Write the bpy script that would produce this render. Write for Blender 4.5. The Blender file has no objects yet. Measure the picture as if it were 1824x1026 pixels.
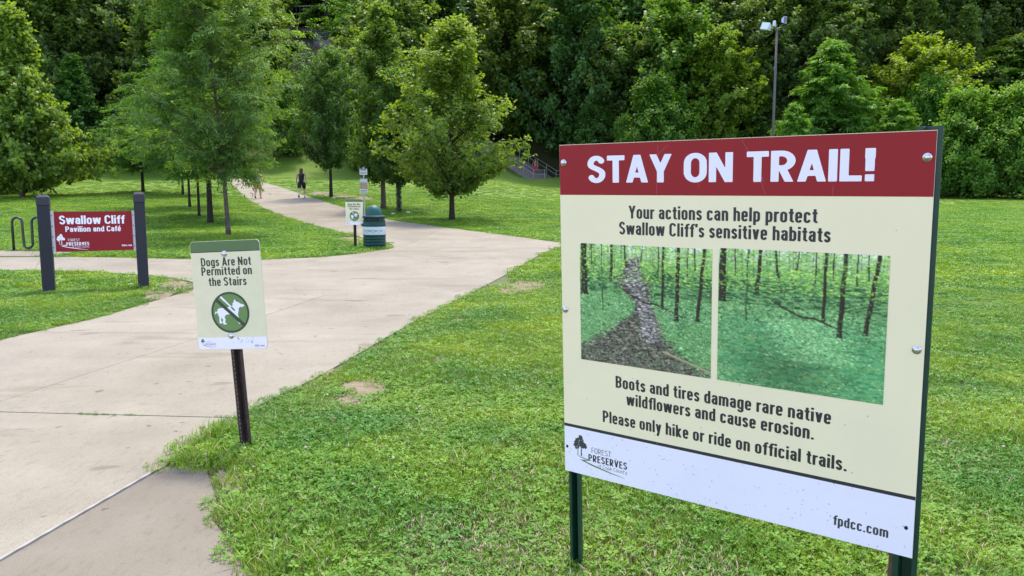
import bpy, bmesh, math, random
import numpy as np
from mathutils import Vector, Matrix
from mathutils.geometry import tessellate_polygon

# ------------------------------------------------------------------ camera, world, sun, exposure
SC = bpy.context.scene
COL = SC.collection
FPX, CAM_H = 1390.0, 1.5
PITCH = math.atan(163 / FPX)
_cd = bpy.data.cameras.new('camera'); CAM = bpy.data.objects.new('camera', _cd); COL.objects.link(CAM)
_cd.sensor_width = 36.0; _cd.lens = 36.0 * FPX / 1824.0; _cd.clip_start = 0.05; _cd.clip_end = 1500
CAM.location = (0, 0, CAM_H); CAM.rotation_euler = (math.pi / 2 - PITCH, 0, 0)
SC.camera = CAM

SUN_EL, SUN_AZ = math.radians(66), math.radians(6)      # azimuth from +Y (straight ahead) towards +X
W = bpy.data.worlds.new('World'); SC.world = W; W.use_nodes = True
_nt = W.node_tree; _bg = _nt.nodes['Background']
_sky = _nt.nodes.new('ShaderNodeTexSky'); _sky.sky_type = 'NISHITA'; _sky.sun_disc = False
_sky.sun_elevation = SUN_EL; _sky.sun_rotation = SUN_AZ
_sky.air_density = 1.0; _sky.dust_density = 1.2; _sky.ozone_density = 1.0
_tm = _nt.nodes.new('ShaderNodeMix'); _tm.data_type = 'RGBA'; _tm.blend_type = 'MULTIPLY'; _tm.inputs[0].default_value = 1
_tm.inputs[7].default_value = (1.16, 1.0, 1.06, 1)                # thin summer haze: a paler, less cyan sky all round
_nt.links.new(_sky.outputs[0], _tm.inputs[6]); _nt.links.new(_tm.outputs[2], _bg.inputs[0]); _bg.inputs[1].default_value = 0.15
_sd = bpy.data.lights.new('sun', 'SUN'); SUN = bpy.data.objects.new('sun', _sd); COL.objects.link(SUN)
_sd.energy = 1.2; _sd.angle = math.radians(9.0); _sd.color = (1.0, 0.90, 0.75)
_d = Vector((math.sin(SUN_AZ) * math.cos(SUN_EL), math.cos(SUN_AZ) * math.cos(SUN_EL), math.sin(SUN_EL)))
SUN.rotation_euler = _d.to_track_quat('Z', 'Y').to_euler()
SC.view_settings.view_transform = 'Standard'; SC.view_settings.look = 'None'
SC.view_settings.exposure = 2.0; SC.view_settings.gamma = 1.0
SC.view_settings.use_curve_mapping = False
SC.render.engine = 'CYCLES'
SC.cycles.max_bounces = 6; SC.cycles.diffuse_bounces = 3; SC.cycles.transmission_bounces = 3; SC.cycles.glossy_bounces = 2
SC.cycles.transparent_max_bounces = 4; SC.cycles.caustics_reflective = False; SC.cycles.caustics_refractive = False

RNG = np.random.default_rng(11)
random.seed(5)

# ------------------------------------------------------------------ materials
MATS = {}
def mat(name, col, rough=0.6, metal=0.0, spec=0.5, noise=0.0, nscale=8.0, bump=0.0, bscale=60.0, col2=None, trans=0.0, attr=None, objcol=False):
    if name in MATS: return MATS[name]
    m = bpy.data.materials.new(name); m.use_nodes = True; nt = m.node_tree; N = nt.nodes; L = nt.links
    p = N['Principled BSDF']; p.inputs['Roughness'].default_value = rough; p.inputs['Metallic'].default_value = metal
    p.inputs['Specular IOR Level'].default_value = spec
    c = (*col, 1); p.inputs['Base Color'].default_value = c
    src = None
    if attr:
        a = N.new('ShaderNodeAttribute'); a.attribute_name = attr; src = a.outputs['Color']
    if noise > 0 or col2:
        tc = N.new('ShaderNodeNewGeometry'); nz = N.new('ShaderNodeTexNoise'); nz.inputs['Scale'].default_value = nscale
        nz.inputs['Detail'].default_value = 6; nz.inputs['Roughness'].default_value = 0.65
        L.new(tc.outputs['Position'], nz.inputs['Vector'])
        mr = N.new('ShaderNodeMapRange'); mr.inputs[1].default_value = 0.3; mr.inputs[2].default_value = 0.7
        L.new(nz.outputs['Fac'], mr.inputs[0])
        mx = N.new('ShaderNodeMix'); mx.data_type = 'RGBA'
        k = 1 - noise
        mx.inputs[6].default_value = (*(col2 if col2 else [v * k for v in col]), 1)
        mx.inputs[7].default_value = c
        L.new(mr.outputs[0], mx.inputs[0])
        if src: 
            mu = N.new('ShaderNodeMix'); mu.data_type = 'RGBA'; mu.blend_type = 'MULTIPLY'; mu.inputs[0].default_value = 1
            L.new(src, mu.inputs[6]); L.new(mx.outputs[2], mu.inputs[7]); src = mu.outputs[2]
        else: src = mx.outputs[2]
    if src: L.new(src, p.inputs['Base Color'])
    if bump > 0:
        nb = N.new('ShaderNodeTexNoise'); nb.inputs['Scale'].default_value = bscale; nb.inputs['Detail'].default_value = 5
        g = N.new('ShaderNodeNewGeometry'); L.new(g.outputs['Position'], nb.inputs['Vector'])
        b = N.new('ShaderNodeBump'); b.inputs['Strength'].default_value = bump; b.inputs['Distance'].default_value = 0.02
        L.new(nb.outputs['Fac'], b.inputs['Height']); L.new(b.outputs[0], p.inputs['Normal'])
    MATS[name] = m
    return m

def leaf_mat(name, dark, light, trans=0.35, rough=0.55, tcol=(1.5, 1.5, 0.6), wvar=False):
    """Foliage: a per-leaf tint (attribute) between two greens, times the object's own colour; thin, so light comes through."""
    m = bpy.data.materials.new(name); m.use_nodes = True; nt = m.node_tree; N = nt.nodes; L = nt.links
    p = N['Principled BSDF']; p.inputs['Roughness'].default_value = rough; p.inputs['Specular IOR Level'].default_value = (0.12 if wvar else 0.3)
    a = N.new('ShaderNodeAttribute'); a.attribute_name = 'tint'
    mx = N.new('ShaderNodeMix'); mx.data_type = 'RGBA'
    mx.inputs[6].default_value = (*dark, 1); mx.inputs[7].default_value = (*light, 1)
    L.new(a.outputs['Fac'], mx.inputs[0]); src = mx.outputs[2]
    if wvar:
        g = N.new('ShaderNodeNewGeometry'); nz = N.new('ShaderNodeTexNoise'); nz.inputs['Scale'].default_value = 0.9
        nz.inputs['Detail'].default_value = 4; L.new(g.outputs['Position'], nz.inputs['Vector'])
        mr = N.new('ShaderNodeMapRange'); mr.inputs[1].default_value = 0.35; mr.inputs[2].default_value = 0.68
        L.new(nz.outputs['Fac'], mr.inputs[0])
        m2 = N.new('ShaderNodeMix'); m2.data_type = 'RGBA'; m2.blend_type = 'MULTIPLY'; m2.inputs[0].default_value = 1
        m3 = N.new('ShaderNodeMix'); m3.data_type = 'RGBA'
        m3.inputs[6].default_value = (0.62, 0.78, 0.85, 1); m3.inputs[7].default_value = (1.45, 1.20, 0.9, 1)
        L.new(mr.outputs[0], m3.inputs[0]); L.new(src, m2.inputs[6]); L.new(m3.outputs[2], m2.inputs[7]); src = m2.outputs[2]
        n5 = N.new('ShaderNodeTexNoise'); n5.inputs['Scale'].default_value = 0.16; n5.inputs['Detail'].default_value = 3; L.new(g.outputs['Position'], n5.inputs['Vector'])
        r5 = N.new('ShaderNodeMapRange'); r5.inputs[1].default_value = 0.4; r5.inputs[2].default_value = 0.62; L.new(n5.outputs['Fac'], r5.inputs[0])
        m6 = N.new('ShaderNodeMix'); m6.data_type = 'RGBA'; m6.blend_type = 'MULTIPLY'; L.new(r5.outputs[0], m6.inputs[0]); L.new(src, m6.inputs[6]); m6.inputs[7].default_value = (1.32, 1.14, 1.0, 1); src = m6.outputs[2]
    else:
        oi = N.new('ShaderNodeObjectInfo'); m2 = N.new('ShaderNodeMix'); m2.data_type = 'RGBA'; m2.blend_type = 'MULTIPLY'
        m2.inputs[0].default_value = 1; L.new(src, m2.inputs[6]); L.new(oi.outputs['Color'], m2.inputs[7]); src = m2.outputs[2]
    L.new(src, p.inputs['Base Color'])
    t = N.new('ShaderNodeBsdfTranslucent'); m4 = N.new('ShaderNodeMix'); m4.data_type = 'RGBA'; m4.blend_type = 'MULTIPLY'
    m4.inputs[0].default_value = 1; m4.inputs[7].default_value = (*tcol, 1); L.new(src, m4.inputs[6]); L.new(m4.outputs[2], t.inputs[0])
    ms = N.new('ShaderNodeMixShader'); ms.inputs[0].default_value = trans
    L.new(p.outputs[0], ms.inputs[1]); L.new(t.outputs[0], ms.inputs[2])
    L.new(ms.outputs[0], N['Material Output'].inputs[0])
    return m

# ------------------------------------------------------------------ object helpers
def tag(o, label=None, cat=None, group=None, kind=None):
    if label: o['label'] = label
    if cat: o['category'] = cat
    if group: o['group'] = group
    if kind: o['kind'] = kind
    return o
def link(name, me, m=None, parent=None):
    o = bpy.data.objects.new(name, me); COL.objects.link(o)
    if m is not None and me is not None and not me.materials: me.materials.append(m)
    if parent is not None: o.parent = parent
    return o
def empty(name, loc=(0, 0, 0), rz=0.0):
    o = bpy.data.objects.new(name, None); COL.objects.link(o); o.location = loc; o.rotation_euler = (0, 0, rz)
    o.empty_display_size = 0.2
    return o
def pyd(name, V, Fc, smooth=False):
    me = bpy.data.meshes.new(name); me.from_pydata([tuple(map(float, v)) for v in V], [], [tuple(f) for f in Fc]); me.update()
    if smooth: me.polygons.foreach_set('use_smooth', [True] * len(me.polygons))
    return me
class MB:
    def __init__(s): s.v = []; s.f = []
    def add(s, V, Fc):
        n = len(s.v); s.v += [tuple(v) for v in V]; s.f += [tuple(i + n for i in f) for f in Fc]; return s
    def box(s, c, d, M=None, bev=0.0):
        x, y, z = d[0] / 2, d[1] / 2, d[2] / 2
        if bev > 0:
            b = min(bev, x * .9, y * .9, z * .9); V = []
            for sz in (-1, 1):
                for (ax, ay) in ((-1, -1), (1, -1), (1, 1), (-1, 1)): V.append((ax * (x - b), ay * (y - b), sz * z))
            for sz in (-1, 1):
                for (ax, ay) in ((-1, -1), (1, -1), (1, 1), (-1, 1)):
                    V.append((ax * (x - b), ay * y, sz * (z - b)) if (ax, ay) in ((-1, -1), (1, 1)) else (ax * x, ay * (y - b), sz * (z - b)))
                    V.append((ax * x, ay * (y - b), sz * (z - b)) if (ax, ay) in ((-1, -1), (1, 1)) else (ax * (x - b), ay * y, sz * (z - b)))
            bm = bmesh.new(); vs = [bm.verts.new(v) for v in V]; bmesh.ops.convex_hull(bm, input=vs); bm.verts.index_update()
            V = [v.co.copy() for v in bm.verts]; Fc = [[v.index for v in f.verts] for f in bm.faces]; bm.free()
        else:
            V = [(-x, -y, -z), (x, -y, -z), (x, y, -z), (-x, y, -z), (-x, -y, z), (x, -y, z), (x, y, z), (-x, y, z)]
            Fc = [(0, 3, 2, 1), (4, 5, 6, 7), (0, 1, 5, 4), (1, 2, 6, 5), (2, 3, 7, 6), (3, 0, 4, 7)]
        V = [Vector(v) for v in V]
        if M is not None: V = [M @ v for v in V]
        return s.add([v + Vector(c) for v in V], Fc)
    def tube(s, pts, rad, n=8, caps=True):
        pts = [Vector(p) for p in pts]
        if not hasattr(rad, '__len__'): rad = [rad] * len(pts)
        V = []; u = None
        for i, p in enumerate(pts):
            d = (pts[min(i + 1, len(pts) - 1)] - pts[max(i - 1, 0)]).normalized()
            if u is None: u = d.orthogonal().normalized()
            u = (u - d * u.dot(d)).normalized(); w = d.cross(u)
            for k in range(n):
                a = 2 * math.pi * k / n; V.append(p + (u * math.cos(a) + w * math.sin(a)) * rad[i])
        Fc = []
        for i in range(len(pts) - 1):
            for k in range(n):
                k2 = (k + 1) % n; Fc.append((i * n + k, i * n + k2, (i + 1) * n + k2, (i + 1) * n + k))
        if caps: Fc.append(tuple(range(n))[::-1]); Fc.append(tuple((len(pts) - 1) * n + k for k in range(n)))
        return s.add(V, Fc)
    def lathe(s, prof, n=32, c=(0, 0, 0)):
        V = []; Fc = []
        for (r, z) in prof:
            for k in range(n):
                a = 2 * math.pi * k / n; V.append((c[0] + r * math.cos(a), c[1] + r * math.sin(a), c[2] + z))
        for i in range(len(prof) - 1):
            for k in range(n):
                k2 = (k + 1) % n; Fc.append((i * n + k, i * n + k2, (i + 1) * n + k2, (i + 1) * n + k))
        return s.add(V, Fc)
    def poly(s, pts, z=0.0):
        """a filled, possibly concave outline in the x-y plane"""
        P = [Vector((p[0], p[1], 0)) for p in pts]
        T = tessellate_polygon([P])
        area = sum(P[i].x * P[(i + 1) % len(P)].y - P[(i + 1) % len(P)].x * P[i].y for i in range(len(P)))
        out = []
        for t in T:
            a, b, c = (P[i] for i in t)
            out.append(t if (b - a).cross(c - a).z > 0 else t[::-1])
        return s.add([(p.x, p.y, z) for p in P], out)
    def build(s, name, m, parent=None, smooth=False):
        me = pyd(name, s.v, s.f, smooth); return link(name, me, m, parent)

# ------------------------------------------------------------------ terrain height and photo measurement
def sr(x, k): return k * np.logaddexp(0, np.asarray(x, float) / k)
def sst(a, b, x):
    t = np.clip((np.asarray(x, float) - a) / (b - a), 0, 1); return t * t * (3 - 2 * t)
ST0, ST1 = np.array([3.5, 84.0, 3.2]), np.array([-26.0, 112.0, 22.5])      # foot and head of the long stairs
def T(X, Y):
    X = np.asarray(X, float); Y = np.asarray(Y, float)
    z = .02 * sr(Y - 9, 1.5)
    g = sst(-56, -38, X) * (1 - .45 * sst(-4, 4, X)) * (1 - sst(4, 20, X))
    z = z + .045 * sr(Y - 32, 3) * g * (1 - .7 * sst(70, 90, Y))
    yb = 79 - 6 * sst(-30, -50, X) + 3 * sst(0, 10, X) * (1 - sst(12, 30, X))
    bl = .62 * sr(Y - yb, 2.0)
    bl = 24.5 - sr(24.5 - bl, 1.5)
    z = z + np.maximum(bl, 0)
    z = z + .05 * np.sin(X * .35 + 1) * np.sin(Y * .23) * sst(14, 30, Y)
    # the stairs are cut into the slope
    d = ST1[:2] - ST0[:2]; Ld = np.hypot(*d); d = d / Ld
    s = (X - ST0[0]) * d[0] + (Y - ST0[1]) * d[1]; off = np.abs(-(X - ST0[0]) * d[1] + (Y - ST0[1]) * d[0])
    zs = ST0[2] + (ST1[2] - ST0[2]) * np.clip(s / Ld, 0, 1) - .3
    w = (1 - sst(2.4, 6, off)) * sst(-3, 0, s) * (1 - sst(Ld, Ld + 3, s))
    return z * (1 - w) + zs * w
def raydir(px, py):
    cp, sp = math.cos(PITCH), math.sin(PITCH)
    a = (px - 912) / FPX; b = (513 - py) / FPX
    return np.array([a, cp + b * sp, -sp + b * cp])
def gnd(px, py, tmax=150):
    """where the sight line through a point measured in the photograph meets the ground"""
    d = raydir(px, py); ts = np.concatenate([np.arange(1, 30, .1), np.arange(30, tmax, .3)])
    h = CAM_H + d[2] * ts - T(d[0] * ts, d[1] * ts)
    i = np.argmax(h < 0)
    if h[i] >= 0: i = len(ts) - 1
    a, b = ts[max(i - 1, 0)], ts[i]
    for _ in range(30):
        m = (a + b) / 2
        if CAM_H + d[2] * m - T(d[0] * m, d[1] * m) < 0: b = m
        else: a = m
    return (d[0] * a, d[1] * a, float(T(d[0] * a, d[1] * a)))
def at(px, py, Y):
    d = raydir(px, py); t = Y / d[1]; return Vector((d[0] * t, Y, CAM_H + d[2] * t))
def inpoly(px, py, poly):
    px = np.asarray(px); py = np.asarray(py); c = np.zeros(px.shape, bool); n = len(poly)
    for i in range(n):
        x1, y1 = poly[i]; x2, y2 = poly[(i + 1) % n]
        if y1 == y2: continue
        k = ((y1 > py) != (y2 > py)) & (px < (x2 - x1) * (py - y1) / (y2 - y1) + x1); c ^= k
    return c
def edge_dist(px, py, poly):
    best = np.full(np.shape(px), 1e9)
    for i in range(len(poly)):
        a = np.array(poly[i]); b = np.array(poly[(i + 1) % len(poly)]); ab = b - a; l2 = max(ab @ ab, 1e-12)
        t = np.clip(((px - a[0]) * ab[0] + (py - a[1]) * ab[1]) / l2, 0, 1)
        best = np.minimum(best, np.hypot(px - a[0] - t * ab[0], py - a[1] - t * ab[1]))
    return best

# ground sheet: finely gridded near, coarse to the horizon
def axis(parts):
    out = []
    for a, b, s in parts: out += list(np.arange(a, b, s))
    return np.array(out + [parts[-1][1]])
gx = axis([(-400, -100, 25), (-100, -60, 4), (-60, 40, 1), (40, 100, 4), (100, 400, 25)])
gy = axis([(-60, -4, 4), (-4, 94, 1), (94, 134, 2), (134, 400, 14)])
GX, GY = np.meshgrid(gx, gy); GZ = T(GX, GY)
V = np.stack([GX.ravel(), GY.ravel(), GZ.ravel()], 1); nx, ny = len(gx), len(gy)
ii = (np.arange(ny - 1)[:, None] * nx + np.arange(nx - 1)[None]).ravel()
me = bpy.data.meshes.new('ground'); me.from_pydata(V.tolist(), [], np.stack([ii, ii + 1, ii + nx + 1, ii + nx], 1).tolist())
me.polygons.foreach_set('use_smooth', [True] * len(me.polygons))
def ground_mat():
    m = bpy.data.materials.new('lawn'); m.use_nodes = True; nt = m.node_tree; N = nt.nodes; L = nt.links; p = N['Principled BSDF']
    p.inputs['Roughness'].default_value = .8; p.inputs['Specular IOR Level'].default_value = .2
    g = N.new('ShaderNodeNewGeometry')
    def nz(s, det=5, sc=(1, 1, 1)):
        mp = N.new('ShaderNodeMapping'); mp.inputs['Scale'].default_value = sc; L.new(g.outputs['Position'], mp.inputs[0])
        n = N.new('ShaderNodeTexNoise'); n.inputs['Scale'].default_value = s; n.inputs['Detail'].default_value = det
        n.inputs['Roughness'].default_value = .7; L.new(mp.outputs[0], n.inputs['Vector'])
        r = N.new('ShaderNodeMapRange'); r.inputs[1].default_value = .32; r.inputs[2].default_value = .68; L.new(n.outputs['Fac'], r.inputs[0]); return r.outputs[0]
    def mix(f, a, b, bt='MIX'):
        x = N.new('ShaderNodeMix'); x.data_type = 'RGBA'; x.blend_type = bt
        if isinstance(f, float): x.inputs[0].default_value = f
        else: L.new(f, x.inputs[0])
        for i, v in ((6, a), (7, b)):
            if isinstance(v, tuple): x.inputs[i].default_value = (*v, 1)
            else: L.new(v, x.inputs[i])
        return x.outputs[2]
    fine = nz(9, 8); mid = nz(1.1, 4, (1, .6, 1)); big = nz(.16, 3, (.35, 1.6, 1)); big2 = nz(.5, 3, (.12, 1.0, 1))
    c = mix(fine, (.050, .105, .012), (.125, .225, .028))
    c = mix(mid, c, mix(1.0, c, (1.25, 1.12, .9), 'MULTIPLY'))
    c = mix(big, c, mix(1.0, c, (1.35, 1.22, 1.0), 'MULTIPLY'))
    c = mix(big2, mix(1.0, c, (.86, .9, .9), 'MULTIPLY'), c)
    # under the trees of the bluff the floor is leaf litter, not lawn
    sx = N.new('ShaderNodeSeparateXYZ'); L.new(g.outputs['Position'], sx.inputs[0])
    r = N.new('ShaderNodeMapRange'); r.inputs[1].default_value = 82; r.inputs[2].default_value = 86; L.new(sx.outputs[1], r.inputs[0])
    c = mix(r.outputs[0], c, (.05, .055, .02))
    r0 = N.new('ShaderNodeMapRange'); r0.inputs[1].default_value = 8; r0.inputs[2].default_value = 30; L.new(sx.outputs[1], r0.inputs[0])
    c = mix(r0.outputs[0], mix(fine, (.055, .060, .022), (.10, .12, .035)), c)      # near the camera the soil and thatch show between the blades
    L.new(c, p.inputs['Base Color'])
    b = N.new('ShaderNodeBump'); b.inputs['Strength'].default_value = .6; b.inputs['Distance'].default_value = .05
    n = N.new('ShaderNodeTexNoise'); n.inputs['Scale'].default_value = 14; n.inputs['Detail'].default_value = 8; L.new(g.outputs['Position'], n.inputs['Vector'])
    L.new(n.outputs['Fac'], b.inputs['Height']); L.new(b.outputs[0], p.inputs['Normal'])
    return m
M_LAWN = ground_mat()
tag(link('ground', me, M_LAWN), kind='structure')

# ------------------------------------------------------------------ paths: outline measured in the photograph, cut into slabs at the joints
M_CON = mat('concrete', (.278, .261, .182), rough=.85, spec=.3, col2=(.228, .210, .145), nscale=1.6, bump=.25, bscale=130)
M_CON2 = mat('older_concrete', (.205, .188, .130), rough=.85, spec=.3, col2=(.178, .160, .108), nscale=2.5, bump=.3, bscale=150)
def concrete_detail(m, amt):
    nt = m.node_tree; N = nt.nodes; L = nt.links; p = N['Principled BSDF']; src = p.inputs['Base Color'].links[0].from_socket
    g = N.new('ShaderNodeNewGeometry')
    def layer(src, scale, lo, hi, colr, det=3, sc=(1, 1, 1)):
        mp = N.new('ShaderNodeMapping'); mp.inputs['Scale'].default_value = sc; L.new(g.outputs['Position'], mp.inputs[0])
        n = N.new('ShaderNodeTexNoise'); n.inputs['Scale'].default_value = scale; n.inputs['Detail'].default_value = det; L.new(mp.outputs[0], n.inputs[0])
        r = N.new('ShaderNodeMapRange'); r.inputs[1].default_value = lo; r.inputs[2].default_value = hi; L.new(n.outputs['Fac'], r.inputs[0])
        x = N.new('ShaderNodeMix'); x.data_type = 'RGBA'; x.blend_type = 'MULTIPLY'; L.new(r.outputs[0], x.inputs[0]); L.new(src, x.inputs[6])
        x.inputs[7].default_value = (*colr, 1); return x.outputs[2]
    s = layer(src, 200, .50, .72, (.62, .60, .57), 3)                  # fine aggregate
    s = layer(s, 34, .55, .72, (.86, .85, .84), 5, (1, .35, 1))        # broom marks
    s = layer(s, 3.2, .68, .72, (.74, .70, .66), 2, (.5, 1, 1))        # damp spots and old stains
    s = layer(s, .55, .42, .68, (.84, .82, .79), 6); s = layer(s, 1.7, .62, .66, (.86, .84, .80), 6, (.25, 1, 1)); s = layer(s, 9, .70, .73, (.60, .57, .52), 2)
    oi = N.new('ShaderNodeObjectInfo'); r_ = N.new('ShaderNodeMapRange'); r_.inputs[3].default_value = .93; r_.inputs[4].default_value = 1.05; L.new(oi.outputs['Random'], r_.inputs[0])
    x = N.new('ShaderNodeMix'); x.data_type = 'RGBA'; x.blend_type = 'MULTIPLY'; x.inputs[0].default_value = 1; L.new(s, x.inputs[6]); L.new(r_.outputs[0], x.inputs[7]); s = x.outputs[2]
    L.new(s, p.inputs['Base Color'])
concrete_detail(M_CON, 1); concrete_detail(M_CON2, 1)
MAIN_PX = [(268, 846), (300, 832), (330, 806), (352, 790), (400, 757), (440, 735), (500, 706), (560, 678), (640, 632), (700, 597), (760, 562), (850, 518),
           (920, 480), (960, 455), (1012, 434), (960, 428), (890, 418), (800, 407), (740, 399), (690, 391), (640, 379), (600, 366), (560, 354), (520, 340),
           (490, 331), (465, 325), (444, 320), (400, 318), (406, 323), (418, 333), (432, 347), (450, 361), (480, 376), (520, 390), (560, 402), (610, 415),
           (645, 424), (668, 430), (695, 435), (703, 440), (695, 445), (660, 450), (620, 455), (560, 460), (470, 463.5), (340, 463.5), (265, 461),
           (150, 459), (75, 459), (0, 459.5), (-250, 461), (-250, 481), (0, 482), (75, 483), (130, 483.5), (180, 486), (250, 490), (300, 495), (343, 503),
           (352, 511), (343, 518), (300, 531), (250, 545), (180, 567), (100, 585), (0, 608), (-200, 655), (-500, 730), (-500, 1250), (-200, 1115), (0, 1000)]
SIDE_PX = [(268, 849), (0, 1004), (-200, 1119), (-400, 1250), (-300, 1500), (520, 1500), (470, 1100), (440, 1026), (419, 985), (398, 952), (379, 929), (387, 895), (377, 862), (368, 838), (340, 834), (300, 833)]
def smooth_poly(P, it=1, keep=60):
    P = [np.array(p[:2]) for p in P]
    for _ in range(it):
        Q = []
        for i in range(len(P)):
            a, b = P[i], P[(i + 1) % len(P)]; Q += [a * .75 + b * .25, a * .25 + b * .75]
        P = Q
    return [tuple(map(float, p)) for p in P]
def gxy(px, py):
    g = gnd(px, py); return (g[0], g[1])
MAIN_W = [gxy(*p) for p in MAIN_PX]
MAIN_W = smooth_poly(MAIN_W)
SIDE_W = [gxy(*p) for p in SIDE_PX]
PAD_W = [gxy(*p) for p in [(-120, 447), (60, 448), (128, 450), (128, 452), (60, 457.2), (0, 457.2), (-120, 457.2)]]
def slabs(outline, cuts, gap=.006):
    """cut an outline at joint lines ((a, b), test on the slab's middle); returns face outlines"""
    bm = bmesh.new(); vs = [bm.verts.new((x, y, 0)) for x, y in outline]; bm.faces.new(vs); bm.normal_update()
    for (a, b, test) in cuts:
        n = Vector((b[1] - a[1], -(b[0] - a[0]), 0)).normalized()
        fs = [f for f in bm.faces if test(f.calc_center_median())]
        geom = list(set([v for f in fs for v in f.verts])) + list(set([e for f in fs for e in f.edges])) + fs
        bmesh.ops.bisect_plane(bm, geom=geom, dist=1e-5, plane_co=Vector((a[0], a[1], 0)), plane_no=n)
    return bm
def slab_objects(bm, m, parent, up=.014, gap=.007, grid=True, name='slab'):
    outl = [[v.co.copy() for v in f.verts] for f in bm.faces]; bm.free(); out = []
    for P in outl:
        b2 = bmesh.new(); vs = [b2.verts.new(p) for p in P]
        try: f = b2.faces.new(vs)
        except ValueError: b2.free(); continue
        if f.calc_area() < .15: b2.free(); continue
        b2.normal_update()
        if f.normal.z < 0: f.normal_flip()
        r = bmesh.ops.inset_region(b2, faces=[f], thickness=gap / 2, use_even_offset=True, use_boundary=True)
        bmesh.ops.delete(b2, geom=r['faces'], context='FACES')
        bmesh.ops.triangulate(b2, faces=b2.faces[:])
        xs = [v.co.x for v in b2.verts]; ys = [v.co.y for v in b2.verts]
        if max(ys) > 8:
            st = 1.5
            for k in range(int(min(xs) // st) + 1, int(max(xs) // st) + 1):
                bmesh.ops.bisect_plane(b2, geom=b2.verts[:] + b2.edges[:] + b2.faces[:], plane_co=(k * st, 0, 0), plane_no=(1, 0, 0))
            for k in range(int(min(ys) // st) + 1, int(max(ys) // st) + 1):
                bmesh.ops.bisect_plane(b2, geom=b2.verts[:] + b2.edges[:] + b2.faces[:], plane_co=(0, k * st, 0), plane_no=(0, 1, 0))
        ex = bmesh.ops.extrude_face_region(b2, geom=b2.faces[:])
        top = set(v for v in ex['geom'] if isinstance(v, bmesh.types.BMVert))
        jit = random.uniform(-.0015, .0015)
        for v in b2.verts:
            t = float(T(v.co.x, v.co.y)); v.co.z = t + (up + jit if v in top else -.06)
        bmesh.ops.recalc_face_normals(b2, faces=b2.faces[:])
        me = bpy.data.meshes.new(name); b2.to_mesh(me); b2.free(); out.append(link(name, me, m, parent))
    return out
def cut(ax, ay, bx, by, x0=-1e9, x1=1e9, y0=-1e9, y1=1e9):
    a, b = gxy(ax, ay), gxy(bx, by)
    return (a, b, lambda c: x0 < c.x < x1 and y0 < c.y < y1)
path_root = empty('path'); tag(path_root, kind='structure')
CUTS = [
    cut(470, 526, 700, 528), cut(0, 737, 430, 748, y1=9.5), cut(240, 595, 690, 598, y1=11.0), cut(0, 719, 350, 605, y1=11.0),
    cut(703, 441, 1000, 443), cut(725, 438, 790, 407, y0=20), cut(560, 403, 640, 378, y0=18), cut(478, 376, 555, 353, y0=22), cut(432, 347, 500, 334, y0=30),
    cut(75, 459, 60, 484, x1=-5.5), cut(228, 487.5, 339, 473, x1=-5.5, y1=22)]
slab_objects(slabs(MAIN_W, CUTS), M_CON, path_root)
side_root = empty('footpath'); tag(side_root, kind='structure')
slab_objects(slabs(SIDE_W, []), M_CON2, side_root, up=.010)
pad_root = empty('bike_rack_pavement'); tag(pad_root, kind='structure')
slab_objects(slabs(PAD_W, [cut(60, 447, 55, 458)]), M_CON, pad_root)
# raised strip between the two pavements, coloured pale as the lit slab edge
a, b = gxy(268, 847), gxy(-400, 1234)
dv = Vector((b[0] - a[0], b[1] - a[1], 0)); nn = Vector((-dv.y, dv.x, 0)).normalized()
mb = MB(); k = 40; Vv = []
for i in range(k + 1):
    p = Vector((a[0], a[1], 0)) + dv * i / k; w = .0065 + .003 * math.sin(i * 2.1)
    for s_, z in ((-w, .0), (-w, .018), (w, .018), (w, .0)): Vv.append(p + nn * s_ + Vector((0, 0, z)))
Ff = [(i * 4 + j, i * 4 + (j + 1) % 4, i * 4 + 4 + (j + 1) % 4, i * 4 + 4 + j) for i in range(k) for j in range(4)]
mb.add(Vv, Ff).build('joint_strip', mat('lit_slab_edge', (.27, .26, .21), rough=.7), side_root)
# weeds and moss growing in the joint between the main slabs are made with the grass below

def vnoise(x, y, s, seed=0):
    """cheap smooth value noise in 0..1"""
    r = np.random.default_rng(seed); G = r.random((64, 64)); x = np.asarray(x) * s; y = np.asarray(y) * s
    xi = np.floor(x).astype(int); yi = np.floor(y).astype(int); fx = x - xi; fy = y - yi; fx = fx * fx * (3 - 2 * fx); fy = fy * fy * (3 - 2 * fy)
    g = lambda i, j: G[i % 64, j % 64]
    return (g(xi, yi) * (1 - fx) + g(xi + 1, yi) * fx) * (1 - fy) + (g(xi, yi + 1) * (1 - fx) + g(xi + 1, yi + 1) * fx) * fy
DIRT = []
M_DIRT = mat('bare_soil', (.26, .215, .14), rough=.95, spec=.1, col2=(.17, .13, .085), nscale=14, bump=.6, bscale=70)
def dirt(pts, label=None):
    Wd = smooth_poly([gxy(*p) for p in pts], 3); DIRT.append(Wd); cx_, cy_ = np.mean(Wd, axis=0)
    Wd = [(cx_ + (x - cx_) * (1 + q), cy_ + (y - cy_) * (1 + q)) for (x, y), q in zip(Wd, .30 * (vnoise(np.array(Wd)[:, 0] + 40, np.array(Wd)[:, 1] + 40, 9., 3) - .5) + .25 * (RNG.random(len(Wd)) - .5))]
    bm = bmesh.new(); bm.faces.new([bm.verts.new((x, y, 0)) for x, y in Wd]); bmesh.ops.triangulate(bm, faces=bm.faces[:])
    bmesh.ops.recalc_face_normals(bm, faces=bm.faces[:])
    for v in bm.verts: v.co.z = float(T(v.co.x, v.co.y)) + .012
    me = bpy.data.meshes.new('bare_soil'); bm.to_mesh(me); bm.free(); tag(link('bare_soil', me, M_DIRT), kind='structure')
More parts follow.
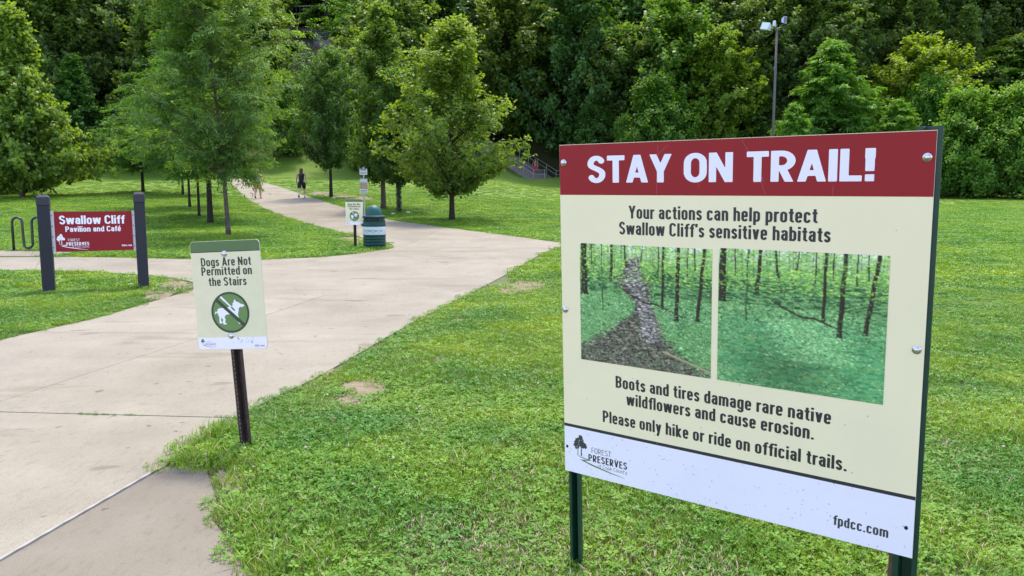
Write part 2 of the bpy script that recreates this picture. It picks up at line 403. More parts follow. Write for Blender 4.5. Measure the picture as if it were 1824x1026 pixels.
dirt([(600, 728), (592, 712), (616, 702), (612, 684), (650, 679), (692, 681), (686, 700), (658, 716), (640, 730)])
dirt([(888, 511), (930, 501), (978, 505), (962, 517), (915, 526), (886, 524)])
dirt([(380, 850), (392, 838), (415, 842), (440, 856), (430, 880), (405, 884)])
dirt([(560, 668), (585, 655), (600, 660), (580, 672)])
dirt([(800, 573), (812, 568), (832, 571), (828, 577), (808, 578)])
dirt([(262, 520), (280, 504), (330, 503), (346, 513), (318, 522), (290, 535), (250, 540)])
dirt([(598, 424), (625, 422), (655, 428), (650, 434), (612, 434)])
dirt([(545, 345), (570, 341), (620, 347), (665, 352), (668, 357), (630, 356), (585, 350)])
dirt([(195, 542), (215, 540), (222, 547), (203, 549)])

# ------------------------------------------------------------------ grass and clover
M_GRASS = leaf_mat('grass_blades', (.085, .185, .014), (.215, .345, .050), trans=.3, rough=.5, tcol=(1.4, 1.5, .5), wvar=True)
M_CLOVER = leaf_mat('clover_leaves', (.070, .185, .022), (.15, .31, .045), trans=.25, rough=.5, tcol=(1.3, 1.5, .5), wvar=True)
M_STRAW = mat('dry_grass', (.42, .34, .19), rough=.8)
M_CFLOWER = mat('clover_flower', (.50, .44, .33), rough=.9)
def grass_patch(seed, nblade, ncl, rad, hb, wb, straw=.06, flowers=0, lean=.6):
    r = np.random.default_rng(seed); Vs = []; Fs = []; tint = []; mi = []
    def add(vs, fs, t, m):
        n = len(Vs); Vs.extend(vs); Fs.extend([tuple(i + n for i in f) for f in fs]); tint.extend([t] * len(vs)); mi.extend([m] * len(fs))
    for _ in range(nblade):
        rr = rad * math.sqrt(r.random()); a = r.random() * 6.283; x, y = rr * math.cos(a), rr * math.sin(a)
        az = r.random() * 6.283; h = hb * (.5 + .8 * r.random()); l = lean * h * (.3 + r.random()); w = wb * (.6 + .6 * r.random())
        dx, dy = math.cos(az), math.sin(az); px_, py_ = -dy * w / 2, dx * w / 2
        st = r.random() < straw
        vs = [(x - px_, y - py_, -.005), (x + px_, y + py_, -.005), (x + dx * l * .4 + px_ * .8, y + dy * l * .4 + py_ * .8, h * .6), (x + dx * l * .4 - px_ * .8, y + dy * l * .4 - py_ * .8, h * .6), (x + dx * l * 1.1, y + dy * l * 1.1, h * .92)]
        add(vs, [(0, 1, 2, 3), (3, 2, 4)], float(r.random()), 2 if st else 0)
    for _ in range(ncl):
        rr = rad * math.sqrt(r.random()); a = r.random() * 6.283; x, y = rr * math.cos(a), rr * math.sin(a)
        z = hb * (.45 + .4 * r.random()); s = .0085 * (.7 + .7 * r.random()) * (wb / .004) ** .6; a0 = r.random() * 6.28; t = float(r.random())
        tx, ty = r.normal(0, .25), r.normal(0, .25)
        for k in range(3):
            a = a0 + k * 2.094; c, sn = math.cos(a), math.sin(a)
            q = [(0, 0), (.9, .62), (1.65, .5), (1.65, -.5), (.9, -.62)]
            vs = []
            for u, v in q:
                X = (u * c - v * sn) * s; Y = (u * sn + v * c) * s; vs.append((x + X, y + Y, z + X * tx + Y * ty + .2 * u * s))
            add(vs, [(0, 4, 3, 2, 1)], t, 1)
    for _ in range(flowers):
        rr = rad * math.sqrt(r.random()); a = r.random() * 6.283; x, y = rr * math.cos(a), rr * math.sin(a); z = hb * (.9 + .3 * r.random()); s = .007 + .003 * r.random()
        o = [(1, 0, 0), (0, 1, 0), (-1, 0, 0), (0, -1, 0), (0, 0, 1), (0, 0, -.7)]
        add([(x + s * v[0], y + s * v[1], z + s * v[2]) for v in o], [(0, 1, 4), (1, 2, 4), (2, 3, 4), (3, 0, 4), (1, 0, 5), (2, 1, 5), (3, 2, 5), (0, 3, 5)], 1., 3)
    me = bpy.data.meshes.new('grass_patch'); me.from_pydata(Vs, [], Fs)
    for m in (M_GRASS, M_CLOVER, M_STRAW, M_CFLOWER): me.materials.append(m)
    me.polygons.foreach_set('material_index', mi)
    at_ = me.attributes.new('tint', 'FLOAT', 'POINT'); at_.data.foreach_set('value', tint)
    return me
def instancer(name, pts, rot, scl, idx, meshes, label_kind='stuff', colours=None):
    """points that carry one of several source meshes each"""
    src = bpy.data.collections.new(name + '_sources')
    for i, m in enumerate(meshes):
        o = bpy.data.objects.new('%s_source_%02d' % (name, i), m); src.objects.link(o)
        if colours: o.color = (*colours[i], 1)
    me = bpy.data.meshes.new(name); me.from_pydata(np.asarray(pts).tolist(), [], [])
    a = me.attributes.new('rot', 'FLOAT_VECTOR', 'POINT'); a.data.foreach_set('vector', np.asarray(rot, np.float32).ravel())
    a = me.attributes.new('scl', 'FLOAT_VECTOR', 'POINT'); a.data.foreach_set('vector', np.asarray(scl, np.float32).ravel())
    a = me.attributes.new('pick', 'INT', 'POINT'); a.data.foreach_set('value', np.asarray(idx, np.int32))
    o = link(name, me)
    ng = bpy.data.node_groups.new(name, 'GeometryNodeTree')
    ng.interface.new_socket('Geometry', in_out='INPUT', socket_type='NodeSocketGeometry')
    ng.interface.new_socket('Geometry', in_out='OUTPUT', socket_type='NodeSocketGeometry')
    N = ng.nodes; L = ng.links; gi = N.new('NodeGroupInput'); go = N.new('NodeGroupOutput')
    ci = N.new('GeometryNodeCollectionInfo'); ci.inputs['Collection'].default_value = src
    ci.inputs['Separate Children'].default_value = True; ci.inputs['Reset Children'].default_value = True
    iop = N.new('GeometryNodeInstanceOnPoints'); iop.inputs['Pick Instance'].default_value = True
    def na(n, t):
        x = N.new('GeometryNodeInputNamedAttribute'); x.data_type = t; x.inputs['Name'].default_value = n
        return [s for s in x.outputs if s.enabled and s.name == 'Attribute'][0]
    L.new(gi.outputs[0], iop.inputs['Points']); L.new(ci.outputs[0], iop.inputs['Instance'])
    L.new(na('pick', 'INT'), iop.inputs['Instance Index']); L.new(na('rot', 'FLOAT_VECTOR'), iop.inputs['Rotation']); L.new(na('scl', 'FLOAT_VECTOR'), iop.inputs['Scale'])
    L.new(iop.outputs[0], go.inputs[0])
    md = o.modifiers.new('scatter', 'NODES'); md.node_group = ng
    tag(o, kind=label_kind); return o
def scatter_grass():
    near = [grass_patch(s, 170, 16, .12, .042, .0036, straw=.08, flowers=0) for s in range(3)]
    near += [grass_patch(10 + s, 90, 52, .12, .036, .0036, straw=.05, flowers=(1 if s == 1 else 0)) for s in range(2)]
    near += [grass_patch(20, 150, 6, .11, .068, .0042, straw=.08, lean=.9)]                # long tuft
    near += [grass_patch(21, 120, 12, .12, .035, .0042, straw=.5)]                        # drying turf
    far = [grass_patch(30 + s, 110, 26, .26, .05, .011, straw=.04) for s in range(3)]
    pts = []; idx = []; scl = []
    def field(y0, y1, sp, kinds, hw):
        n = int((y1 - y0) / sp)
        for j in range(n):
            y = y0 + j * sp; w = hw(y); k = int(2 * w / sp)
            x = -w + sp * (np.arange(k) + RNG.random(k)); yy = y + sp * RNG.random(k)
            pts.append(np.stack([x, yy], 1)); idx.append(np.full(k, kinds)); scl.append(np.full(k, 1.))
    field(1.6, 6.0, .085, 0, lambda y: .72 * y + .5)
    field(6.0, 12., .12, 0, lambda y: .72 * y + .5)
    field(12., 36., .27, 1, lambda y: .70 * y + .5)
    field(36., 50., .36, 1, lambda y: .69 * y)
    field(50., 76., .55, 1, lambda y: .68 * y)
    P = np.concatenate(pts); K = np.concatenate(idx)
    x, y = P[:, 0], P[:, 1]
    keep = np.ones(len(P), bool)
    for poly, mar in ((MAIN_W, .035), (SIDE_W, .03), (PAD_W, .12)):
        ins = inpoly(x, y, poly); d = edge_dist(x, y, poly)
        m = mar * (.0 + 1.4 * vnoise(x, y, 3.1, 4)) + (K == 1) * .07
        keep &= ~ins & (d > m) | (ins & False)
    for poly in DIRT:
        ins = inpoly(x, y, poly); keep &= ~(ins | (edge_dist(x, y, poly) < .03)) | (RNG.random(len(P)) < np.where(vnoise(x, y, 6.0, 14) > .62, .55, .05))
    keep &= ~((vnoise(x, y, 1.7, 9) > .90) & (RNG.random(len(P)) < .6)) & (RNG.random(len(P)) < 1 - .75 * sst(45, 76, y))
    x, y, K = x[keep], y[keep], K[keep]; n = len(x)
    cl = vnoise(x, y, .9, 2) * .6 + vnoise(x, y, 2.7, 3) * .4
    r = RNG.random(n)
    pick = np.where(K == 0, np.where(r < (cl - .35) * 1.5, 3 + (RNG.random(n) < .10), RNG.integers(0, 3, n)), 7 + RNG.integers(0, 3, n))
    dry = (vnoise(x, y, 1.5, 21) > .50) & (y < 3.5) & (x > -.5) & (x < .9) & (RNG.random(n) < .75)
    dry |= (vnoise(x, y, 1.6, 22) > .72) & (y < 7) & (RNG.random(n) < .35)
    pick = np.where(dry & (K == 0), 6, pick)
    d_edge = np.minimum(edge_dist(x, y, MAIN_W), edge_dist(x, y, SIDE_W))
    tuft = ((d_edge < .22) & (RNG.random(n) < .16 * (y < 7.5) * (vnoise(x, y, 2.2, 5) > .4))) | (RNG.random(n) < .012 * (vnoise(x, y, 1.1, 6) > .45))
    pick = np.where(tuft & (K == 0), 5, pick)
    z = T(x, y)
    s = .75 + .5 * RNG.random(n); hh = .7 + .6 * vnoise(x, y, 1.9, 7)
    s3 = np.stack([s, s, s * hh], 1)
    rot = np.stack([np.zeros(n), np.zeros(n), RNG.random(n) * 6.283], 1)
    # a few weeds in the joint between the slabs
    a = np.array(gxy(135, 741)); b = np.array(gxy(262, 744)); q = a + (b - a) * RNG.random((26, 1)) + RNG.normal(0, .006, (26, 2))
    q2 = np.array(gxy(385, 746)) + np.array([[.03 * i, 0] for i in range(4)]); q = np.concatenate([q, q2])
    m = len(q)
    x = np.concatenate([x, q[:, 0]]); y = np.concatenate([y, q[:, 1]]); z = np.concatenate([z, np.full(m, .02)]); pick = np.concatenate([pick, np.full(m, 3)])
    s3 = np.concatenate([s3, np.full((m, 3), .11)]); rot = np.concatenate([rot, np.zeros((m, 3))])
    o = instancer('grass', np.stack([x, y, z], 1), rot, s3, pick, near + far)
    tag(o, 'short mown lawn of grass and clover with a few white flower heads', 'grass')
    return n
NG = scatter_grass(); print('grass patches', NG)
# ------------------------------------------------------------------ trees
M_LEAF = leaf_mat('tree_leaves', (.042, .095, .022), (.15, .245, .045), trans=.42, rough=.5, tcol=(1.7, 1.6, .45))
M_BARK = mat('bark', (.13, .105, .085), rough=.95, spec=.1, col2=(.06, .048, .038), nscale=9, bump=.9, bscale=25)
M_BARKD = mat('dark_bark', (.045, .038, .03), rough=.95, spec=.1, col2=(.02, .017, .014), nscale=9, bump=.9, bscale=25)
def unit(a): return a / np.maximum(np.linalg.norm(a, axis=-1, keepdims=True), 1e-9)
SHAPES = {
    'pyramid': lambda t: np.minimum(1, (t / .14 + .12)) ** .6 * (1 - t) ** .78 * 1.12,
    'oval': lambda t: np.sin(np.pi * np.clip(t, 0, 1) ** .72) ** .55,
    'drop': lambda t: np.clip((t + .03) / .30, 0, 1) ** .7 * np.clip(1 - t, 0, 1) ** .55 * 1.18,
    'round': lambda t: np.sqrt(np.clip(1 - (2 * t - 1) ** 2, 0, 1)) ** .9,
    'broad': lambda t: np.clip(np.minimum((t + .1) / .28, 1), 0, 1) ** .6 * np.sqrt(np.clip(1 - t ** 2.4, 0, 1)),
    'bush': lambda t: np.sqrt(np.clip(1 - t ** 2, 0, 1)) ** .8,
}
def tree_meshes(seed, H, th, R, shape, nb=120, ntw=9, nl=22, ls=.16, lw=.10, rise=.5, spread=.30, up=.55, droop=.0, lump=.25, inner=.35, trunk_r=.12, frond=False, lean=(0, 0), bend=.0):
    r = np.random.default_rng(seed)
    Hc = H - th
    tt = (np.arange(nb) + r.random(nb)) / nb; tt = tt ** .85
    az = np.arange(nb) * 2.39996 + r.normal(0, .3, nb)
    # uneven outline: a few lobes that reach further than the rest
    la = r.random(14) * 6.283; lt = r.random(14); lg = r.normal(0, lump, 14)
    lm = 1 + sum(g * np.exp(-((np.cos(az - a) - 1) ** 2) / .25 - ((tt - t) / .13) ** 2) for a, t, g in zip(la, lt, lg))
    rad = R * SHAPES[shape](tt) * np.clip(lm, .55, 1.45)
    frac = np.where(r.random(nb) < inner, .35 + .45 * r.random(nb), .86 + .2 * r.random(nb)); shoot = r.random(nb) < .10; rt = rad * np.where(shoot, frac * 1.16, frac)
    zt = th + Hc * tt * (.97 + .06 * r.random(nb)) + np.where(shoot, .05 * Hc * r.random(nb), 0)
    if frond: zt = th + Hc * (np.round(tt * 13) / 13 * .75 + tt * .25) * (.98 + .04 * r.random(nb))
    z0 = np.maximum(th * .92, zt - rise * rt - .12 * Hc * (1 - tt) * 0); z0 = np.minimum(z0, H * .96)
    ca, sa = np.cos(az), np.sin(az)
    lx = lambda z: lean[0] * (z / H) + bend * np.sin(z / H * 4); ly = lambda z: lean[1] * (z / H)
    B0 = np.stack([lx(z0), ly(z0), z0], 1); B2 = np.stack([lx(z0) + ca * rt, ly(z0) + sa * rt, zt], 1)
    B1 = (B0 + B2) / 2; B1[:, 2] += .12 * rt + droop * rt * .6; B1[:, :2] += r.normal(0, .05, (nb, 2)) * rt[:, None]
    if droop: B2[:, 2] -= droop * rt
    # twigs
    s = .22 + .78 * ((np.arange(ntw)[None] + r.random((nb, ntw))) / ntw) ** .8
    s[:, -1] = 1.0
    S = s[..., None]; Pt = (1 - S) ** 2 * B0[:, None] + 2 * S * (1 - S) * B1[:, None] + S * S * B2[:, None]
    D = unit(2 * (1 - S) * (B1 - B0)[:, None] + 2 * S * (B2 - B1)[:, None])
    rnd = r.normal(0, 1, (nb, ntw, 3)); rnd[..., 2] *= (.35 if frond else .7)
    td = unit(D * .9 + unit(rnd) * 1.0); td[..., 2] += .15 * (not frond); 
    tl = spread * R * (.45 + .8 * r.random((nb, ntw))) * (1.05 - .45 * s)
    tw_t = r.random((nb, ntw))                                        # a tint per twig, so that clumps differ
    # leaves
    u = r.random((nb, ntw, nl)) ** .8
    C_ = Pt[:, :, None] + td[:, :, None] * (tl[..., None] * u)[..., None]
    jit = r.normal(0, 1, C_.shape) * (.26 if not frond else .16) * np.clip(tl, .12, None)[..., None, None]
    if frond: jit[..., 2] *= .45; C_[..., 2] -= (.35 * tl[..., None] * u ** 2)
    C_ = C_ + jit
    nrm = r.normal(0, 1, C_.shape); nrm[..., 2] = nrm[..., 2] * .8 + up * 2.2
    out = C_ - np.array([0, 0, th + Hc * .35]); nrm = unit(nrm + unit(out) * .8)
    ax = r.normal(0, 1, C_.shape)
    if frond: ax = td[:, :, None] * 1.6 + ax * .6; ax[..., 2] -= .35
    ax = unit(ax - nrm * (ax * nrm).sum(-1, keepdims=True)); bt = np.cross(nrm, ax)
    L_ = ls * (.6 + .7 * r.random(C_.shape[:3]))[..., None]; W_ = lw * (.6 + .7 * r.random(C_.shape[:3]))[..., None]
    v0 = C_ - ax * L_ * .5; v2 = C_ + ax * L_ * .5 - nrm * L_ * .12; m_ = C_ - nrm * L_ * .0 + ax * L_ * .05
    v1 = m_ + bt * W_ * .5 + nrm * W_ * .12; v3 = m_ - bt * W_ * .5 + nrm * W_ * .12
    Vv = np.stack([v0, v1, v2, v3], -2).reshape(-1, 3)
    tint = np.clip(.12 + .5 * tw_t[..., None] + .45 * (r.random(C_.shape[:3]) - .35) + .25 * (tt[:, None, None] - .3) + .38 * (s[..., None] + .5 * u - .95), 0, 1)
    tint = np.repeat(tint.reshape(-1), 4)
    keep = Vv.reshape(-1, 4, 3)[:, :, 2].min(1) > .02
    Vv = Vv.reshape(-1, 4, 3)[keep].reshape(-1, 3); tint = tint.reshape(-1, 4)[keep].reshape(-1)
    n = len(Vv) // 4
    me = bpy.data.meshes.new('crown'); me.vertices.add(4 * n); me.vertices.foreach_set('co', Vv.astype(np.float32).ravel())
    me.loops.add(4 * n); me.loops.foreach_set('vertex_index', np.arange(4 * n, dtype=np.int32)); me.polygons.add(n)
    me.polygons.foreach_set('loop_start', np.arange(0, 4 * n, 4, dtype=np.int32)); me.update(calc_edges=True)
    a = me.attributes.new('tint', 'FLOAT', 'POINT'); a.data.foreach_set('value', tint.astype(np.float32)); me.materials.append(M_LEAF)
    # wood: trunk and limbs as separate meshes
    tb = MB(); k = 10; pts = []; rads = []
    for i in range(k + 1):
        z = (H * .93) * i / k - (.1 if i == 0 else 0); pts.append((lx(z), ly(z), z)); f = z / H
        rads.append(trunk_r * (1.35 if i == 0 else 1.0) * max(.12, 1 - f * .95))
    pts.insert(1, (lx(.3), ly(.3), .3)); rads.insert(1, trunk_r * 1.05)
    tb.tube(pts, rads, 9)
    lb = MB()
    order = np.argsort(-rt)[: min(nb, 60)]
    for i in order:
        br = trunk_r * .34 * (1 - z0[i] / H * .7)
        P = [tuple((1 - q) ** 2 * B0[i] + 2 * q * (1 - q) * B1[i] + q * q * B2[i]) for q in (0, .33, .66, .95)]
        lb.tube(P, [br, br * .7, br * .42, br * .15], 5, caps=False)
    return pyd('trunk', tb.v, tb.f, True), pyd('limbs', lb.v, lb.f, True), me
def place_tree(meshes, loc, label, cat='tree', name='tree', group=None, sc=(1, 1, 1), rz=0., tint=(1, 1, 1), bark=None, limbs=True):
    o = empty(name, loc, rz); o.scale = sc; tag(o, label, cat, group)
    bk = bark or M_BARK
    for nm, me_, m in (('trunk', meshes[0], bk), ('limbs', meshes[1], bk), ('crown', meshes[2], None)):
        if nm == 'limbs' and not limbs: continue
        c = link(nm, me_, m, o)
        if nm == 'crown': c.color = (*tint, 1)
    return o
def px_tree(px, base, Y, top, mesh_h, hw=None, R=None):
    """ground point below an image column at depth Y, scale so that the top reaches an image row"""
    g = gnd(px, base) if base else None
    if g is None:
        x = (px - 912) / FPX * Y; g = (x, Y, float(T(x, Y)))
    zt = at(px, top, g[1]).z; sz = (zt - g[2]) / mesh_h
    sx = sz if hw is None else (hw / FPX * g[1]) / R
    return g, (sx, sx, sz)

# the trees on the lawn, each with its own crown
PEAR = tree_meshes(101, 8.0, 1.15, 2.75, 'drop', nb=125, ntw=10, nl=20, ls=.16, lw=.095, rise=.75, spread=.21, lump=.42, inner=.38, trunk_r=.10, up=.35)
g, s = px_tree(805, 393, None, 50, 8.0, 140, 2.85)
place_tree(PEAR, g, 'rounded young tree with yellow green tips on the lawn, right of the green bin', tint=(1.45, 1.32, .9), sc=s, bark=M_BARKD, rz=3.6)
MAPLE = tree_meshes(102, 10.0, 1.5, 2.4, 'drop', nb=150, ntw=10, nl=20, ls=.17, lw=.11, rise=.85, spread=.22, lump=.42, inner=.38, trunk_r=.13, up=.35)
g, s = px_tree(683, 372, None, 14, 10.0, 88, 2.5)
place_tree(MAPLE, g, 'tall dense oval tree on a straight brown trunk behind the green bin', tint=(1.2, 1.18, .9), sc=s, rz=2.2)
MAPLE2 = tree_meshes(103, 8.0, 1.75, 2.3, 'round', nb=115, ntw=9, nl=20, ls=.17, lw=.11, rise=.8, spread=.24, lump=.42, inner=.38, trunk_r=.11, up=.35)
g, s = px_tree(590, 351, None, 98, 8.0, 66, 2.4)
place_tree(MAPLE2, g, 'dark narrow tree whose thin trunk stands between the walking woman and the two small signs', tint=(.72, .85, .7), sc=s, rz=4, bark=M_BARKD)
g, s = px_tree(711, 378, None, 130, 8.0, 70, 2.4)
ivy_tree = place_tree(MAPLE2, g, 'tree with an ivy covered trunk, squeezed between the brown trunk and the rounded tree', tint=(.75, .9, .7), sc=s, rz=1.2, bark=M_BARKD)
iv = np.random.default_rng(5); mb = MB()
for _ in range(420):
    z = 1.9 * iv.random() ** .9; a = iv.random() * 6.28; q = .13 + .05 * iv.random() + .10 * max(0, .3 - z); c = Vector((q * math.cos(a), q * math.sin(a), z))
    n_ = Vector((math.cos(a), math.sin(a), .3 + iv.random())); n_.normalize(); t_ = n_.orthogonal().normalized(); b_ = n_.cross(t_); e = .05
    mb.add([c - t_ * e, c + b_ * e, c + t_ * e - n_ * .01, c - b_ * e], [(0, 1, 2, 3)])
mb.build('ivy', mat('ivy_leaves', (.03, .06, .018), rough=.5), ivy_tree)

# feathery trees on the left
LOC = tree_meshes(110, 9.6, 2.0, 3.0, 'broad', nb=190, ntw=11, nl=30, ls=.17, lw=.042, rise=.50, spread=.30, lump=.42, inner=.35, trunk_r=.085, up=.9, droop=.07, frond=True, lean=(-.8, 0), bend=.12)
g, s = px_tree(407, 420, None, -140, 9.6, 146, 3.0)
s = (s[0] * .98, s[0] * .98, s[2])
place_tree(LOC, g, 'large feathery tree on the left lawn with the grey brown leaning trunk nearest the path', tint=(1.28, 1.35, 1.5), sc=s, rz=.4)
LOC2 = tree_meshes(111, 9.5, 2.3, 2.8, 'broad', nb=130, ntw=10, nl=24, ls=.22, lw=.06, rise=.4, spread=.32, lump=.4, inner=.35, trunk_r=.13, up=.9, droop=.12, frond=True)
g, s = px_tree(375, 398, None, 10, 9.5, 110, 2.8)
place_tree(LOC2, g, 'feathery tree on the thick straight dark trunk just left of the leaning grey trunk', tint=(.7, .95, .9), sc=s, rz=1.4, bark=M_BARKD)
for px, base, top, hw, lab in ((355, 386, 60, 95, 'thin trunked tree behind the thick dark trunk on the left lawn'),
                               (338, 370, 80, 90, 'slender tree in the middle of the row of thin trunks on the left lawn'),
                               (326, 347, 120, 80, 'slender tree at the far left end of the row of thin trunks')):
    g, s = px_tree(px, base, None, top, 9.5, hw, 2.8)
    o = place_tree(LOC2, g, lab, tint=(.7, .95, .85), sc=s, rz=px * .1, bark=M_BARKD)
    for c_ in COL.objects:
        if c_.parent == o and c_.name.startswith('trunk'): c_.scale = (.55, .55, 1)
g, s = px_tree(255, 342, None, 175, 9.5, 62, 2.8)
place_tree(LOC2, g, 'low spreading branches of a feathery tree left of the big left-hand crown', tint=(.85, 1.1, .9), sc=s, rz=2.9)
# far left: dense tree down to the ground
SYC = tree_meshes(120, 10.0, .55, 3.6, 'pyramid', nb=240, ntw=10, nl=22, ls=.24, lw=.19, rise=.55, spread=.20, lump=.30, inner=.35, trunk_r=.14, up=.3)
g, s = px_tree(40, 352, None, 26, 10.0, 106, 3.6)
place_tree(SYC, g, 'dense pyramidal broad-leaved tree with sunlit edge at the far left, branches down to the lawn', tint=(1.45, 1.38, 1.0), sc=s, rz=.3)
BSH = tree_meshes(121, 5.0, .1, 2.6, 'bush', nb=120, ntw=9, nl=20, ls=.22, lw=.16, rise=.5, spread=.35, lump=.3, trunk_r=.08)
g, s = px_tree(-5, 345, None, 215, 5.0, 62, 2.6)
place_tree(BSH, g, 'grey green bush at the left edge in front of the dense pyramidal tree', cat='bush', name='bush', tint=(.9, 1.1, 1.25), sc=s)

# ------------------------------------------------------------------ the wood on the bluff: archetypes
A1 = tree_meshes(201, 17, 2.5, 5.2, 'oval', nb=140, ntw=9, nl=22, ls=0.39, lw=0.27, rise=.6, spread=.21, lump=.5, inner=.3, trunk_r=.22, up=.4)
A2 = tree_meshes(202, 15, 1.5, 5.6, 'broad', nb=150, ntw=9, nl=22, ls=0.37, lw=0.25, rise=.5, spread=.21, lump=.5, inner=.3, trunk_r=.22, up=.5)
A3 = tree_meshes(203, 18, 3.5, 4.6, 'round', nb=140, ntw=9, nl=22, ls=0.39, lw=0.25, rise=.6, spread=.21, lump=.5, inner=.3, trunk_r=.2, up=.4)
A4 = tree_meshes(204, 9, .5, 4.4, 'bush', nb=150, ntw=9, nl=22, ls=0.30, lw=0.20, rise=.5, spread=.3, lump=.4, inner=.3, trunk_r=.12, up=.5)
A5 = tree_meshes(205, 12, 1.0, 4.4, 'broad', nb=150, ntw=9, nl=23, ls=0.48, lw=0.12, rise=.45, spread=.36, lump=.4, inner=.3, trunk_r=.15, up=.8, droop=.1, frond=True)
A6 = tree_meshes(206, 16, .8, 4.2, 'pyramid', nb=150, ntw=9, nl=21, ls=0.36, lw=0.23, rise=.4, spread=.21, lump=.5, inner=.3, trunk_r=.2, up=.4)
A7 = tree_meshes(207, 17, 6.5, 5.0, 'round', nb=90, ntw=9, nl=21, ls=0.39, lw=0.25, rise=.6, spread=.24, lump=.5, inner=.3, trunk_r=.55, up=.4)
HT = {id(A7): (17, 5.0), id(A1): (17, 5.2), id(A2): (15, 5.6), id(A3): (18, 4.6), id(A4): (9, 4.4), id(A5): (12, 4.4), id(A6): (16, 4.2), id(SYC): (10, 3.6)}
def wood(A, px, Y, top, hw, lab, tint, name='tree', cat='tree', rz=0., bark=None):
    H, R = HT[id(A)]
    x = (px - 912) / FPX * Y; g = (x, Y, float(T(x, Y)) - .2); zt = at(px, top, Y).z
    sz = (zt - g[2]) / H; sx = (hw / FPX * Y) / R
    return place_tree(A, g, lab, cat=cat, name=name, sc=(sx, sx, sz), tint=tint, rz=rz, bark=bark or M_BARKD)
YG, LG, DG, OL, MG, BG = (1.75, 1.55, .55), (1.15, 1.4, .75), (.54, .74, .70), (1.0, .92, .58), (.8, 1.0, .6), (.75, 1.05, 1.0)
wood(A4, 1712, 74, 172, 78, 'broad-leaved bush at the lawn edge right behind the top corner of the large sign', LG, 'bush', 'bush', 1.)
wood(A4, 1800, 72, 165, 85, 'tall bright bush at the lawn edge on the far right', (1.2, 1.4, .8), 'bush', 'bush', 2.)
wood(A4, 1900, 72, 150, 90, 'bush at the lawn edge cut off by the right side of the photo', LG, 'bush', 'bush', 3.)
wood(A4, 1640, 80, 150, 55, 'narrow light green bush between the yellowish tree and the bush behind the large sign', (.95, 1.35, .8), 'bush', 'bush', 4.)
wood(A2, 1618, 84, 76, 92, 'rounded yellow green tree above the right end of the large sign', YG, rz=.5)
wood(A5, 1468, 80, 84, 82, 'light green feathery tree just right of the floodlight pole', (1.05, 1.4, .9), rz=.9)
wood(A5, 1405, 74, 192, 42, 'small fern-leaved shrub peeping over the large sign beside the floodlight pole', (1.0, 1.4, .75), 'bush', 'bush', 2.)
wood(A5, 1585, 76, 185, 55, 'fern-leaved shrub below the yellow green tree', (1.1, 1.45, .75), 'bush', 'bush', 3.1)
wood(A5, 1775, 88, 78, 95, 'feathery green tree rising behind the bushes on the far right', (1.0, 1.2, .65), rz=1.7)
wood(A5, 1860, 84, 60, 70, 'feathery tree partly cut off by the right edge of the photo', (1.0, 1.2, .65), rz=.7)
wood(A2, 1185, 86, 8, 105, 'big light green tree above the word STAY on the large sign', (.95, 1.15, .65), rz=.2)
wood(A3, 1265, 82, 52, 70, 'yellow tipped tree in the middle of the wood above the large sign', (1.35, 1.3, .55), rz=1.2)
wood(A4, 1165, 79, 150, 78, 'green tree reaching down to the large sign, left of the yellow tipped tree', (.72, .95, .5), rz=2.2)
wood(A4, 1110, 79, 215, 34, 'small bush with pale leaves low in the dark wood', (1.0, 1.2, .7), 'bush', 'bush', 2.2)
wood(A6, 1330, 84, 110, 60, 'dark green tree just left of the floodlight pole', (.62, .8, .5), rz=.4)
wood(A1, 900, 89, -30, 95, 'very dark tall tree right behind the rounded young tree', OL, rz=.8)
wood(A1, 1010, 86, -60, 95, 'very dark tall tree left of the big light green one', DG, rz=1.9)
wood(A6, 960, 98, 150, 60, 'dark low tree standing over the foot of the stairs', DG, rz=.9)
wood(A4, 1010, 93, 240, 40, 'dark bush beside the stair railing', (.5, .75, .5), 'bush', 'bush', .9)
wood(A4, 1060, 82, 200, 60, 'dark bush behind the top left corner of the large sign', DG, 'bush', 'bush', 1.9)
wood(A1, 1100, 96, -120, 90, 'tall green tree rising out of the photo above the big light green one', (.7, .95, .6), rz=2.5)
wood(A2, 1390, 96, -60, 100, 'green tree behind the heads of the floodlight pole', (.85, 1.1, .5), rz=.1)
wood(A3, 1490, 94, -40, 80, 'dark open tree with visible limbs behind the light feathery tree', (.7, .9, .45), rz=3)
wood(A1, 1590, 97, -70, 90, 'tall green tree rising above the yellow green one', (.75, .9, .5), rz=2)
wood(A1, 1700, 99, -70, 90, 'tall olive tree in the upper right of the wood', (.95, .92, .5), rz=1)
wood(A1, 1810, 99, -70, 90, 'tall olive tree at the upper right corner', (.8, .82, .5), rz=0.2)
wood(A2, 680, 97, -40, 85, 'bright green tree above the stairs, behind the tall oval one', (.75, 1.05, .5), rz=.2)
wood(A1, 790, 95, -60, 85, 'dark tree rising above the rounded young tree', (.55, .75, .5), rz=.9)
wood(A4, 546, 117, 44, 26, 'small bush right below the lookout platform', (.85, 1.05, .8), 'bush', 'bush', .3)
wood(A2, 506, 118, -60, 30, 'dark tree leaning over the left end of the lookout platform', (.5, .75, .55), rz=.7)
wood(A5, 522, 104, 66, 28, 'grey green feathery shrub on the slope above the timber wall', (.8, 1.0, .85), 'bush', 'bush', 1.7)
wood(A4, 582, 119, 12, 34, 'small bush right of the lookout platform near the top of the bluff', (.6, .85, .6), 'bush', 'bush', .7)
wood(A4, 640, 108, 84, 26, 'bush growing at the right end of the upper wall', (.9, 1.1, .7), 'bush', 'bush', 5.7)
wood(A6, 552, 113, 58, 26, 'small conical tree between the lookout platform and the timber wall', (.75, 1.0, .7), rz=.7)
